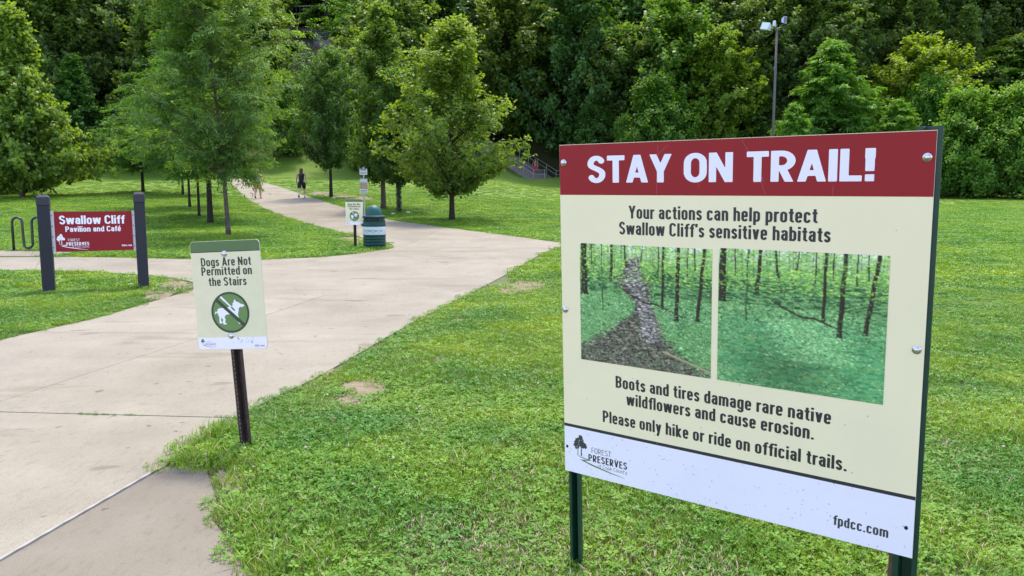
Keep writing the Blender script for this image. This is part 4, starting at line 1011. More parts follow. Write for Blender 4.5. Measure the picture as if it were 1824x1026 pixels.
def print_sheet(kind, u0, v0, u1, v1, plane, parent, label):
    nx_, ny_ = 250, 214; C_ = picture(kind, nx_, ny_); o, ex, ez, n = plane
    us = np.linspace(u0, u1, nx_); vs = np.linspace(v1, v0, ny_); U, V_ = np.meshgrid(us, vs)
    P = np.array(o)[None, None] + np.array(ex) * U[..., None] + np.array(ez) * V_[..., None] + np.array(n) * .0008
    ii = (np.arange(ny_ - 1)[:, None] * nx_ + np.arange(nx_ - 1)[None]).ravel()
    me = bpy.data.meshes.new('picture'); me.from_pydata(P.reshape(-1, 3).tolist(), [], np.stack([ii, ii + nx_, ii + nx_ + 1, ii + 1], 1).tolist())
    a = me.attributes.new('ink', 'FLOAT_COLOR', 'POINT'); a.data.foreach_set('color', np.concatenate([C_.reshape(-1, 3), np.ones((nx_ * ny_, 1))], 1).astype(np.float32).ravel())
    return tag(link('picture', me, M_PRINT, parent), label)

def emblem(plane, u, v, s, parent, tree, txt1, txt2, swoosh, off=.0007):
    """the small preserve emblem: a broad-crowned tree pair over a curving ground line, with its three lines of words"""
    r = np.random.default_rng(3); o, ex, ez, n = plane; mb = MB(); V_ = []; F_ = []; k = 0
    def disc(cx, cy, rad, m=7):
        nonlocal k
        b = len(V_); off2 = off + k * 2e-6; k += 1
        for i in range(m):
            a = 6.283 * i / m + r.random() * .4; V_.append(o + ex * (u + s * (cx + rad * math.cos(a))) + ez * (v + s * (cy + rad * math.sin(a))) + n * off2)
        F_.append(tuple(range(b, b + m)))
    for cx, cy, R_, m in ((.15, .42, .095, 46), (.09, .34, .06, 20), (.24, .37, .075, 28), (.17, .50, .06, 14)):
        for _ in range(m):
            a = r.random() * 6.283; q = R_ * math.sqrt(r.random()); disc(cx + q * math.cos(a), cy + q * math.sin(a) * .8, .014 + .012 * r.random())
    for pts in ([(.115, .165), (.128, .165), (.13, .36), (.118, .36)], [(.185, .16), (.21, .16), (.202, .42), (.190, .42)]):
        b = len(V_); F_.append(tuple(range(b, b + 4))); V_ += [o + ex * (u + s * p[0]) + ez * (v + s * p[1]) + n * (off + .0004) for p in pts]
    link('emblem', pyd('emblem', V_, F_), tree, parent)
    sw = [(.08, .175), (.20, .135), (.36, .12), (.42, .112), (.27, .075), (.45, .035), (.8, -.03), (1.10, -.075), (1.12, -.083), (.8, -.05), (.42, .012), (.16, .080), (.34, .105), (.2, .118)]
    flat_obj('emblem_ground_line', [(u + s * a, v + s * b) for a, b in sw], plane, swoosh, parent, off)
    lettering('FOREST', u + .42 * s, u + .83 * s, v + .265 * s, .105 * s, plane, txt2, parent, t=.09, h=.08, gap=.12, res=22)
    lettering('PRESERVES', u + .35 * s, u + 1.16 * s, v + .095 * s, .135 * s, plane, txt1, parent, t=.17, h=.14, gap=.10, res=22)
    lettering('of Cook County', u + .55 * s, u + 1.16 * s, v + .005 * s, .070 * s, plane, txt2, parent, t=.08, h=.08, gap=.12, res=16)

# ------------------------------------------------------------------ the large STAY ON TRAIL board
big = empty('trail_notice_board', (.72, 2.65, 0))
tag(big, 'large red and cream STAY ON TRAIL board on two dark green posts in the foreground', 'sign')
ex, ez, n = board_frame(-.6442, .0555, -.0057); OB = Vector((.2135, 3.0199, .412)); BW, BH = 1.2573, 1.2809
inv = big.matrix_basis.inverted(); OBl = OB - Vector(big.location); PB = (OBl, ex, ez, n)
slab_board('board', rect(0, 0, BW, BH), PB, .004, M_CREAM, big)
flat_obj('red_band', rect(.0005, 1.096, BW - .0005, BH - .0015), PB, M_RED, big, .0004)
flat_obj('white_band', rect(.0005, .0005, BW - .0005, .187), PB, M_WHITE, big, .0004)
flat_obj('dark_stripe', rect(.0005, .187, BW - .0005, .199), PB, M_BLACK, big, .0004)
lettering('STAY ON TRAIL!', .122, 1.101, 1.1405, .096, PB, M_WHITE, big, t=.225, h=.18, k=1.2, gap=.06, space=.34, res=44)
TK = dict(t=.175, h=.135, k=.88, gap=.085, space=.26, res=34)
lettering('Your actions can help protect', .291, .943, 1.0135, .0455, PB, M_BLACK, big, **TK)
lettering("Swallow Cliff’s sensitive habitats", .252, .984, .9555, .0455, PB, M_BLACK, big, **TK)
lettering('Boots and tires damage rare native', .233, 1.006, .379, .0455, PB, M_BLACK, big, **TK)
lettering('wildflowers and cause erosion.', .278, .956, .3185, .0455, PB, M_BLACK, big, **TK)
lettering('Please only hike or ride on official trails.', .176, 1.059, .2345, .0455, PB, M_BLACK, big, **TK)
lettering('fpdcc.com', 1.025, 1.188, .047, .034, PB, M_DGREY, big, **TK)
print_sheet(1, .083, .469, .606, .917, PB, big, 'printed picture of a muddy trail worn through a green wood')
print_sheet(2, .629, .469, 1.154, .923, PB, big, 'printed picture of the same wood healed over in green')
emblem(PB, .036, .043, .210, big, M_DGREY, M_BLACK, M_DGREY, mat('emblem_green', (.12, .19, .04), rough=.5))
for (u, v) in ((.018, 1.215), (1.236, 1.206), (.014, .657), (1.237, .651)): bolt(u, v, PB, big, .0085)
for (u, v) in ((.012, .103), (1.236, .094)):
    mb = MB(); mb.poly([(u + .0055 * math.cos(a * .5236), v + .0065 * math.sin(a * .5236)) for a in range(12)]); V_ = [OBl + ex * p[0] + ez * p[1] + n * .0009 for p in mb.v]
    link('bolt_hole', pyd('bolt_hole', V_, mb.f), M_HOLE, big)
# scratches and specks
r = np.random.default_rng(8); mb = MB(); mb2 = MB(); q = 0
def line_quad(mb_, u0, v0, u1, v1, w, off):
    a = OBl + ex * u0 + ez * v0 + n * off; b = OBl + ex * u1 + ez * v1 + n * off; d = (b - a).normalized().cross(n) * w / 2; mb_.add([a - d, b - d, b + d, a + d], [(0, 1, 2, 3)])
for (a_, b_, c_, d_) in ((.405, 1.27, .40, 1.10), (.405, 1.235, .44, 1.265), (.70, 1.275, .74, 1.205), (.745, 1.20, .78, 1.10), (.752, 1.19, .775, 1.14), (.985, 1.13, .985, 1.10), (.555, 1.23, .555, 1.12)):
    line_quad(mb, a_, b_, c_, d_, .0008, .00045)
tag(mb.build('scratches', M_SCRATCH, big), kind='stuff')
for _ in range(150):
    u = r.random() * 1.23 + .01; v = (r.random() ** 2) * .42 + .01 if r.random() < .8 else r.random() * 1.05
    if _ < 70: v = r.random() * .18 + .005
    L_ = .0015 + .004 * r.random(); a = r.random() * 3.14; line_quad(mb2, u, v, u + L_ * math.cos(a), v + L_ * math.sin(a), .0012 + .001 * r.random(), .00098 + .000001 * _)
tag(mb2.build('specks', M_DIRTY, big), kind='stuff')
def down_to_ground(p, ez_): 
    return p - ez_ * ((p.z + Vector(big.location).z + .15) / ez_.z)
for (u0, u1, top, lab) in ((.012, .062, .02, None), (1.203, 1.271, BH + .012, None)):
    c = OBl + ex * ((u0 + u1) / 2) - n * .0075
    pt = c + ez * (top if top > .5 else BH - .02); pb = down_to_ground(c, ez)
    channel(pb, pt, ex, -n * -1 * 1.0, u1 - u0, .038, M_PGREEN, 'post', big)
# the rust-brown inner flange of the right post
c = OBl + ex * 1.196 - n * .012; a = down_to_ground(c, ez); b = c + ez * (BH - .05); mb = MB()
mb.add([a - ex * .006, a + ex * .006, b + ex * .006, b - ex * .006, a - ex * .006 - n * .03, a + ex * .006 - n * .03, b + ex * .006 - n * .03, b - ex * .006 - n * .03], [(0, 1, 2, 3), (4, 7, 6, 5), (0, 3, 7, 4), (1, 5, 6, 2), (2, 6, 7, 3), (0, 4, 5, 1)])
mb.build('post_flange', mat('rust_brown', (.11, .060, .035), rough=.8, noise=.4, nscale=40), big)

# ------------------------------------------------------------------ the no-dogs signs
M_SGREEN = mat('sign_green', (.085, .155, .045), rough=.4, noise=.08, nscale=10)
M_CGREEN = mat('disc_green', (.135, .235, .065), rough=.4)
M_RING = mat('ring_dark_green', (.030, .058, .024), rough=.45)
M_CREAM2 = mat('notice_cream', (.76, .70, .44), rough=.45, spec=.25, noise=.06, nscale=14)
def rrect(w, h, r_, n_=6, u0=0, v0=0, top=True, bot=True):
    P = []
    for cx, cy, a0, on in ((u0 + w - r_, v0 + h - r_, 0, top), (u0 + r_, v0 + h - r_, 90, top), (u0 + r_, v0 + r_, 180, bot), (u0 + w - r_, v0 + r_, 270, bot)):
        if on: P += _arc(cx, cy, r_, r_, a0, a0 + 90, n_)
        else: P.append((cx + r_ * (1 if a0 in (0, 270) else -1), cy + r_ * (1 if a0 in (0, 90) else -1)))
    return P
DOG = [(.00, .44), (.03, .52), (.07, .50), (.10, .55), (.10, .60), (.17, .64), (.40, .66), (.55, .70), (.62, .74), (.60, .80), (.64, .84), (.68, .98), (.73, .88), (.80, .86), (.86, .80), (.97, .76), (.99, .71), (.93, .67), (.84, .67), (.80, .62), (.79, .50), (.76, .42), (.77, .30), (.81, .10), (.87, .07), (.88, .03), (.78, .02), (.74, .10), (.70, .30), (.64, .38), (.45, .40), (.36, .38), (.31, .28), (.34, .22), (.32, .08), (.37, .05), (.36, .01), (.26, .01), (.24, .12), (.26, .20), (.20, .28), (.19, .14), (.24, .10), (.22, .06), (.14, .05), (.13, .12), (.14, .28), (.11, .38), (.09, .46), (.04, .46), (.02, .40)]
def dog_sign(o, yaw, tilt, roll, base, label, detail=True):
    W_, H_ = .4423, .6378; root = empty('no_dogs_sign', base); tag(root, label, 'sign')
    ex, ez, n = board_frame(yaw, tilt, roll); ol = Vector(o) - Vector(base); P = (ol, ex, ez, n)
    slab_board('board', rrect(W_, H_, .024), P, .003, M_CREAM2, root, mat('aluminium_edge', (.6, .6, .6), rough=.4, metal=.6))
    flat_obj('green_band', rrect(W_ - .004, .058, .022, u0=.002, v0=H_ - .060, bot=False), P, M_SGREEN, root)
    flat_obj('dark_stripe', rect(.002, .5725, W_ - .002, .5775), P, M_BLACK, root)
    flat_obj('white_band', rrect(W_ - .004, .070, .022, u0=.002, v0=.002, top=False), P, M_WHITE, root)
    DK = dict(t=.17, h=.14, k=.88, gap=.085, space=.24, res=24)
    md = mat('notice_text_green', (.030, .050, .030), rough=.5)
    lettering('Dogs Are Not', .062, .380, .4915, .050, P, md, root, **DK)
    lettering('Permitted on', .060, .381, .4375, .050, P, md, root, **DK)
    lettering('the Stairs', .101, .342, .3755, .050, P, md, root, **DK)
    cx, cy, R_ = .223, .218, .121
    flat_obj('disc', _arc(cx, cy, R_ - .008, R_ - .008, 0, 351, 40), P, M_CGREEN, root, .0006)
    ring = _arc(cx, cy, R_, R_, 0, 360, 44); rin = _arc(cx, cy, R_ - .012, R_ - .012, 0, 360, 44); k = 45
    V_ = [P[0] + ex * p[0] + ez * p[1] + n * .0012 for p in ring + rin]
    link('ring', pyd('ring', V_, [(i, i + 1, k + i + 1, k + i) for i in range(44)]), M_RING, root)
    s = .165; flat_obj('dog_figure', [(cx - .100 + s * 1.18 * a, cy - .072 + s * .93 * b) for a, b in DOG], P, M_WHITE, root, .0009)
    flat_obj('leash', [(cx - .068, cy + .098), (cx - .055, cy + .103), (cx + .012, cy + .034), (cx + .008, cy + .026)], P, M_WHITE, root, .00095)
    flat_obj('collar', [(cx + .005, cy + .028), (cx + .012, cy + .036), (cx + .033, cy + .012), (cx + .027, cy + .007)], P, M_SGREEN, root, .00105)
    d = .0072; flat_obj('slash', [(cx - .083 - d, cy + .076 - d), (cx - .083 + d, cy + .076 + d), (cx + .083 + d, cy - .076 + d), (cx + .083 - d, cy - .076 - d)], P, M_RING, root, .0011)
    emblem(P, .016, .018, .085, root, M_SGREEN, M_DGREY, M_DGREY, M_SGREEN)
    lettering('fpdcc.com', .362, .422, .014, .014, P, M_DGREY, root, t=.17, h=.14, k=.88, gap=.085, res=16)
    for v in (.562, .080): bolt(.216, v, P, root, .012)
    # leaning channel post with a row of holes
    top = ol + ex * .228 + ez * .6 - n * .008; bot = Vector((0, 0, -.12)) if detail else ol + ex * .228 - n * .008 - ez * ((ol.z) / ez.z + .1)
    ax = (top - bot).normalized(); e2 = ex - ax * ex.dot(ax); e2.normalize(); n2 = e2.cross(ax); n2 = -n2 if n2.dot(n) < 0 else n2
    channel(bot, top, e2, n2, .075, .035, M_RUST, 'post', root)
    Lp = (top - bot).length; mb = MB(); kk = int(Lp / .0254)
    for i in range(kk):
        c = bot + ax * (.03 + i * .0254) - e2 * .0335 + n2 * .0006 + e2 * .010; hs = .0032
        mb.add([c + e2 * hs * math.cos(a) + ax * hs * math.sin(a) for a in (0, 1.05, 2.09, 3.14, 4.19, 5.24)], [(0, 1, 2, 3, 4, 5)])
    mb.build('post_holes', mat('light_through_holes', (.30, .25, .20), rough=.8), root)
    # stains on the white band
    if detail:
        mb = MB(); rr = np.random.default_rng(4)
        for _ in range(16):
            u = .20 + .16 * rr.random(); v = .012 + .05 * rr.random(); w = .0008 + .0012 * rr.random(); L_ = .006 + .014 * rr.random(); a = ol + ex * u + ez * v + n * (.0013 + _ * 2e-6); b = a + ez * L_ + ex * rr.normal(0, .004); mb.add([a - ex * w, a + ex * w, b + ex * w, b - ex * w], [(0, 1, 2, 3)])
        tag(mb.build('stains', mat('stain', (.42, .40, .36), rough=.8), root), kind='stuff')
    return root
b1 = gnd(441, 803)
dog_sign((-1.8538, 4.5487, .5985), -.1844, -.0073, .0502, b1, 'cream and green no-dogs sign on a leaning rusty post at the near grass corner')
b2 = gnd(632, 441)
dog_sign(Vector(at(616, 400.5, b2[1] - .02)), -.06, 0, 0.0, b2, 'distant no-dogs sign on a short black post beside the green bin', detail=False)

# ------------------------------------------------------------------ stacked small notices on a thin pole behind the far no-dogs sign
g = at(649, 386, 25.0); g.z = float(T(g.x, g.y)); pn = empty('notice_pole', g); tag(pn, 'thin grey pole with small stacked notices, rising behind the distant no-dogs sign', 'sign')
mb = MB(); ht = at(649, 297, 25).z - g.z; mb.tube([(0, .03, -.1), (0, .03, ht)], .022, 8); mb.build('pole', mat('galvanised', (.32, .32, .31), rough=.5, metal=.5), pn)
def plate(y0, y1, m, w=.24, bar=None, off=0):
    z0 = at(649, y1, 25).z - g.z; z1 = at(649, y0, 25).z - g.z; mb = MB(); mb.box((off, 0, (z0 + z1) / 2), (w, .006, z1 - z0 - .01)); o_ = mb.build('plate', m, pn)
    if bar:
        for (v0, v1, mm) in bar:
            mb = MB(); h_ = z1 - z0; mb.box((off, -.0045, z0 + h_ * (v0 + v1) / 2), (w * .82, .002, h_ * (v1 - v0))); mb.build('print_block', mm, o_)
    return o_
M_TAN = mat('notice_tan', (.34, .25, .18), rough=.6, noise=.3, nscale=30); M_PW = mat('notice_white', (.52, .54, .52), rough=.5)
plate(300.5, 311.5, M_PW, bar=[(.72, .9, M_DGREY), (.2, .28, M_DGREY), (.4, .48, M_DGREY)])
plate(318, 325, mat('notice_grey', (.36, .42, .42), rough=.5), bar=[(.3, .5, M_PW)])
plate(325, 337, M_TAN); plate(337, 344.5, M_PW, bar=[(.25, .4, M_DGREY), (.6, .75, M_DGREY)])

# ------------------------------------------------------------------ pavilion sign between two square posts
M_POST = mat('charcoal_post', (.017, .019, .024), rough=.75, noise=.25, nscale=20, bump=.2, bscale=60)
M_MUD = mat('muddy_base', (.10, .065, .045), rough=.9)
Lb, Rb = at(88, 520, 11.75), at(256, 506, 12.25); Lt, Rt = at(77.5, 347, 11.75), at(247.5, 342, 12.25)
c0 = (Lb + Rb) / 2; c0.z = float(T(c0.x, c0.y)); sw = empty('pavilion_sign', c0); tag(sw, 'red Swallow Cliff pavilion sign held between two charcoal square posts on the left lawn', 'sign')
axx = Vector((Rb.x - Lb.x, Rb.y - Lb.y, 0)); axx.normalize(); axn = Vector((axx.y, -axx.x, 0)); Dp = math.hypot(Rb.x - Lb.x, Rb.y - Lb.y)
Mp = basis(axx, Vector((0, 0, 1)), axn)
for Bp, Tp, wd in ((Lb, Lt, .165), (Rb, Rt, .155)):
    h_ = Tp.z - .01; zb = float(T(Bp.x, Bp.y)) - .15; c_ = Vector((Bp.x, Bp.y, 0)) - c0
    M2 = Matrix.Rotation(math.atan2(axx.y, axx.x) + .03, 3, 'Z')
    mb = MB(); mb.box((c_.x, c_.y, (zb + h_ - .145) / 2), (wd, wd, h_ - .145 - zb), M2, bev=.010); p_ = mb.build('post', M_POST, sw)
    mb = MB(); mb.box((c_.x, c_.y, h_ - .085), (wd * 1.06, wd * 1.06, .13), M2, bev=.008); w2 = wd * .5
    mb.add([M2 @ Vector((a * w2, b * w2, 0)) + Vector((c_.x, c_.y, h_ - .02)) for a, b in ((-1, -1), (1, -1), (1, 1), (-1, 1))] + [M2 @ Vector((a * w2 * .6, b * w2 * .6, 0)) + Vector((c_.x, c_.y, h_ + .012)) for a, b in ((-1, -1), (1, -1), (1, 1), (-1, 1))], [(0, 1, 5, 4), (1, 2, 6, 5), (2, 3, 7, 6), (3, 0, 4, 7), (4, 5, 6, 7)])
    mb.build('post_cap', mat('post_cap', (.028, .031, .038), rough=.7, noise=.2, nscale=20), p_)
    for o_ in (p_, *p_.children): o_.location.z = -c0.z if o_ is p_ else 0
zt, zb = at(165, 376.5, 12.0).z - c0.z, at(165, 446.5, 12.0).z - c0.z
o0 = Vector((Lb.x, Lb.y, 0)) - Vector((c0.x, c0.y, 0)) + Vector((0, 0, zb)) + axn * .03; PS = (o0, axx, Vector((0, 0, 1)), axn)
ul, ur = .078, Dp - .072; hp = zt - zb
M_ALU = mat('aluminium', (.50, .50, .50), rough=.45, metal=.5)
for a, b in ((ul, ul + .055), (ur - .045, ur)):
    br_ = slab_board('bracket', rect(a, -.012, b, hp + .008), PS, .006, M_ALU, sw, M_ALU)
    for k_ in range(4):
        mb = MB(); mb.lathe([(0, .006), (.007, .004), (.009, 0)], 8); Mq = Matrix((axx, Vector((0, 0, 1)), axn)).transposed()
        ob = link('bolt', pyd('bolt', [Mq @ Vector(p) for p in mb.v], mb.f), M_RUST, br_); ob.location = o0 + axx * ((a + b) / 2 - .004) + Vector((0, 0, .06 + k_ * (hp - .12) / 3)) + axn * .001
PS2 = (o0 + axn * .008, axx, Vector((0, 0, 1)), axn)
rl, rr_ = ul + .052, ur - .040; wp = rr_ - rl
M_RED2 = mat('banner_red', (.27, .020, .024), rough=.55, spec=.15, noise=.10, nscale=6)
slab_board('panel', rect(rl, 0, rr_, hp), PS2, .005, M_RED2, sw)
fu = lambda x: rl + wp * (x - 97) / (239 - 97); fv = lambda y: hp * (447 - y) / 70.5
lettering('Swallow Cliff', fu(106), fu(225), fv(398.8), hp * 15.2 / 70.5, PS2, M_WHITE, sw, t=.20, h=.16, k=1.08, gap=.07, space=.3, res=28)
lettering('Pavilion and Café', fu(116), fu(217), fv(412.3), hp * 9.6 / 70.5, PS2, M_WHITE, sw, t=.19, h=.15, k=1.02, gap=.075, space=.3, res=22)
emblem(PS2, fu(98), fv(441), wp * .36, sw, M_WHITE, M_WHITE, M_WHITE, M_WHITE)
lettering('fpdcc.com', fu(217), fu(236), fv(439.5), hp * .045, PS2, M_WHITE, sw, t=.18, h=.15, k=.88, gap=.085, res=14)

# ------------------------------------------------------------------ wave bicycle rack
Yr = 18.7; cr = at(50, 448, Yr); cr.z = float(T(cr.x, cr.y)); rk = empty('bicycle_rack', cr); tag(rk, 'black wavy tube bicycle rack on the narrow strip of pavement at the far left', 'bicycle rack')
S_ = FPX / Yr; X_ = lambda p: (p - 50) / S_; Z_ = lambda y: (448 - y) / S_
P = [(X_(25), 0, -.12), (X_(25), 0, Z_(400))] + [(X_(34) + X_(59) * math.cos(math.radians(a)), 0, Z_(397) + X_(59) * math.sin(math.radians(a))) for a in range(165, 0, -15)] + [(X_(43), 0, Z_(405)), (X_(43.5), 0, Z_(432))]
P += [(X_(51.5) - X_(58) * math.cos(math.radians(a)), 0, Z_(434) - X_(58) * math.sin(math.radians(a))) for a in range(15, 180, 15)] + [(X_(59.5), 0, Z_(426)), (X_(60), 0, Z_(402))]
P += [(X_(69) + X_(59) * math.cos(math.radians(a)), 0, Z_(397) + X_(59) * math.sin(math.radians(a))) for a in range(165, 0, -15)] + [(X_(78), 0, Z_(405)), (X_(78), 0, -.12)]
mb = MB(); mb.tube(P, .030, 12); mb.build('tube', mat('black_enamel', (.016, .018, .017), rough=.3), rk, True)
for x in (25, 78):
    mb = MB(); mb.lathe([(0, .03), (.075, .03), (.08, .02), (.08, .0)], 16, (X_(x), 0, .0)); mb.build('foot_plate', mat('black_enamel', (.016, .018, .017)), rk)

# ------------------------------------------------------------------ green litter bin with a domed lid
g = gnd(667.5, 441.5); bn = empty('litter_bin', g); tag(bn, 'dark green barrel litter bin with domed lid and white recycling band, by the path fork', 'litter bin')
S_ = FPX / g[1]; R_ = 20.2 / S_; Hh = lambda y: (442 - y) / S_
M_BG = mat('bin_green', (.006, .046, .034), rough=.5, spec=.3, noise=.2, nscale=12); M_BD = mat('bin_green_light', (.011, .085, .064), rough=.5, spec=.3, noise=.15, nscale=10)
prof = [(R_ * .94, 0), (R_ * .97, .03)]
z = .03
for k_ in range(4): z0 = .05 + k_ * Hh(442 - 5.2); prof += [(R_ * .965, z0), (R_ * .965, z0 + .035), (R_ * 1.0, z0 + .045), (R_ * 1.0, z0 + .06), (R_ * .965, z0 + .068)]
prof += [(R_ * .97, Hh(418)), (R_ * .985, Hh(404)), (R_ * 1.0, Hh(401.5)), (R_ * 1.0, Hh(400)), (R_ * .97, Hh(399)), (R_ * .97, Hh(394)), (R_ * 1.0, Hh(393))]
prof = sorted(prof, key=lambda p: p[1])
mb = MB(); mb.lathe(prof, 40); mb.build('drum', M_BG, bn, True)
mb = MB(); mb.lathe([(R_ * .99, Hh(418)), (R_ * .995, Hh(417.6)), (R_ * .995, Hh(404.4)), (R_ * .99, Hh(404))], 40); band = mb.build('label_band', mat('band_white', (.50, .58, .56), rough=.5, noise=.2, nscale=20), bn, True)
mb = MB(); mb.lathe([(R_ * .98, Hh(393)), (R_ * .86, Hh(392.5)), (R_ * .86, Hh(388.5)), (R_ * .99, Hh(388))], 40); mb.build('throat', mat('bin_black', (.012, .014, .014), rough=.6), bn, True)
mb = MB(); mb.lathe([(R_ * .99, Hh(388.5)), (R_ * 1.02, Hh(388)), (R_ * 1.02, Hh(385.8)), (R_ * .98, Hh(385)), (R_ * .74, Hh(384.5))], 40); mb.build('rim', M_BG, bn, True)
for a in range(4):
    t_ = a * math.pi / 2 - .9; mb = MB(); mb.box((R_ * .97 * math.cos(t_), R_ * .97 * math.sin(t_), Hh(390.6)), (.03, .03, Hh(442 - 5.0))); mb.build('lid_support', M_BG, bn)
mb = MB(); hd = Hh(366.5) - Hh(385); mb.lathe([(R_ * .76, Hh(385.2))] + [(R_ * .74 * math.cos(math.radians(a)), Hh(384.5) + hd * math.sin(math.radians(a)) ** .95) for a in range(3, 90, 6)] + [(0.0005, Hh(366.5))], 40); mb.build('dome_lid', M_BD, bn, True)
M_EMB = mat('recycle_green', (.02, .20, .12), rough=.5)
for cang in (-118, -90, -58):                       # small chasing-arrow marks printed round the band
    V_ = []; F_ = []
    for kx in range(3):
        for (sx_, ln) in ((0, 5),):
            for i in range(ln):
                a0 = math.radians(kx * 120 + i * 17); r0, r1 = .020, .036
                if i == ln - 1: r0, r1 = .014, .042
                q = [(r0, a0), (r1, a0), (r1 if i < ln - 2 else (r0 + r1) / 2, a0 + .28), (r0 if i < ln - 2 else (r0 + r1) / 2, a0 + .28)]
                b = len(V_)
                for (rr2, aa) in q:
                    hx = rr2 * math.cos(aa) * 1.3; hz = rr2 * math.sin(aa) + Hh(411.2); th_ = math.radians(cang) + hx / R_
                    V_.append((R_ * 1.0015 * math.cos(th_), R_ * 1.0015 * math.sin(th_), hz))
                F_.append((b, b + 1, b + 2, b + 3))
        for dxx in (-.075, .075):
            b = len(V_)
            for (hx, hz) in ((dxx - .022, -.018), (dxx + .012, -.022), (dxx + .024, .014), (dxx - .010, .022)):
                th_ = math.radians(cang) + hx / R_; V_.append((R_ * (1.0012 + kx * .0001) * math.cos(th_), R_ * (1.0012 + kx * .0001) * math.sin(th_), Hh(411.2) + hz * .8))
            if kx == 0: F_.append((b, b + 1, b + 2, b + 3))
    link('recycling_mark', pyd('recycling_mark', V_, F_), M_EMB, band)
mb = MB(); mb.box((-R_ * 1.02, -.03, Hh(401)), (.05, .06, .07), bev=.008); mb.build('latch', M_BG, bn)

# small concrete markers in the grass
for (px_, py_, lab) in ((594, 353.5, 'small pale concrete marker at the foot of the thin dark trunk'), (700, 382, 'small pale concrete marker in front of the brown trunk'), (727, 379, 'tiny pale marker right of the ivy covered trunk')):
    g = gnd(px_, py_); o_ = empty('ground_marker', g); w = 6 / FPX * g[1]; tag(o_, lab, 'marker', 'pale markers set in the grass')
    mb = MB(); mb.box((0, 0, .02), (w, .25, .09), bev=.02); mb.build('slab', mat('pale_concrete', (.55, .55, .53), rough=.9), o_)

# ------------------------------------------------------------------ floodlight pole
Yp = 62.0; gp = at(1377, 235, Yp); gp.z = float(T(gp.x, gp.y)); fp = empty('floodlight_pole', gp); tag(fp, 'tall slim floodlight pole with two lamp heads rising behind the large sign', 'lamp post')
S_ = FPX / Yp; Zp = lambda y: at(1377, y, Yp).z - gp.z; Xp = lambda x: (x - 1377) / S_
M_POLE = mat('pole_brown_grey', (.085, .075, .07), rough=.6, metal=.2)
mb = MB(); mb.tube([(0, 0, -.2), (0, 0, Zp(200)), (0, 0, Zp(52))], [.12, .10, .07], 12); mb.build('pole', M_POLE, fp, True)
mb = MB(); mb.tube([(Xp(1362), 0, Zp(52)), (0, 0, Zp(51)), (Xp(1384), 0, Zp(49)), (Xp(1386), 0, Zp(42))], .04, 6); mb.build('cross_arm', M_POLE, fp)
mb = MB(); mb.box((Xp(1372), 0, Zp(42)), (.2, .2, .42), bev=.03); mb.build('control_box', mat('grey_box', (.5, .52, .55), rough=.5), fp)
M_LH = mat('lamp_housing', (.50, .58, .68), rough=.35); M_LG = mat('lamp_glass', (.05, .055, .06), rough=.15)
def head(cx, cz, ry, w, h_, d_, face):
    Mr = Matrix.Rotation(ry, 3, 'Y') @ Matrix.Rotation(face, 3, 'Z'); c = Vector((Xp(cx), 0, Zp(cz))); mb = MB()
    f = [(-w / 2, -d_ / 2, -h_ / 2), (w / 2, -d_ / 2, -h_ / 2), (w / 2, -d_ / 2, h_ / 2), (-w / 2, -d_ / 2, h_ / 2)]; b = [(x * .45, d_ / 2, z * .45) for x, _, z in f]
    mb.add([Mr @ Vector(p) + c for p in f + b], [(3, 2, 1, 0), (4, 5, 6, 7), (0, 1, 5, 4), (1, 2, 6, 5), (2, 3, 7, 6), (3, 0, 4, 7)]); hs = mb.build('lamp_head', M_LH, fp)
    mb = MB(); mb.add([Mr @ Vector((x * .88, -d_ / 2 - .01, z * .88)) + c for x, _, z in f], [(3, 2, 1, 0)]); mb.build('lamp_glass', M_LG if face > 0 else mat('lamp_lens', (.6, .66, .74), rough=.2), hs)
head(1360, 49, .35, .72, .55, .62, -.9); head(1388, 36, 0, .36, .5, .3, .5)

# ------------------------------------------------------------------ long stairs up the bluff, railings, walls
M_STEP = mat('step_stone', (.27, .225, .195), rough=.9, noise=.25, nscale=3, bump=.3); M_RAILG = mat('rail_green_grey', (.12, .15, .14), rough=.5, metal=.3); M_RAILW = mat('rail_pale', (.32, .35, .32), rough=.45, metal=.3)
st = empty('stone_stairs', ST0.tolist()); tag(st, 'long flight of stone stairs with metal railings climbing the wooded bluff', 'stairs')
dv = Vector((ST1 - ST0).tolist()); Lh = math.hypot(dv.x, dv.y); dh = Vector((dv.x, dv.y, 0)) / Lh; sd = Vector((-dh.y, dh.x, 0)); ns = 116; rs = dv.z / ns; tr = Lh / ns; hw = 1.9
V_ = []; F_ = []
for i in range(ns):
    a = dh * (i * tr); b = dh * ((i + 1) * tr); z0 = i * rs; z1 = (i + 1) * rs; k = len(V_)
    for s_ in (-hw, hw): V_ += [a + sd * s_ + Vector((0, 0, z0)), a + sd * s_ + Vector((0, 0, z1)), b + sd * s_ + Vector((0, 0, z1)), b + sd * s_ + Vector((0, 0, z0 - .4)), a + sd * s_ + Vector((0, 0, z0 - .4))]
    F_ += [(k, k + 5, k + 6, k + 1), (k + 1, k + 6, k + 7, k + 2), (k, k + 1, k + 2, k + 3, k + 4), (k + 5, k + 9, k + 8, k + 7, k + 6)]
link('steps', pyd('steps', V_, F_), M_STEP, st)
for s_ in (-hw + .05, hw - .05, 0.0):
    mb = MB(); npst = 30
    if s_ == 0: continue
    P = [dh * (Lh * i / npst) + sd * s_ + Vector((0, 0, dv.z * i / npst)) for i in range(npst + 1)]
    P0 = P[0] - dh * 1.6
    for dz in (.55, 1.0): mb.tube([P0 + Vector((0, 0, dz)), P[0] + Vector((0, 0, dz + .1))] + [p + Vector((0, 0, dz + .15)) for p in P[1:]], .028, 6)
    for p in [P0] + P: mb.tube([p - Vector((0, 0, .2)), p + Vector((0, 0, 1.1))], .03, 6)
    mb.build('railing', M_RAILW, st)
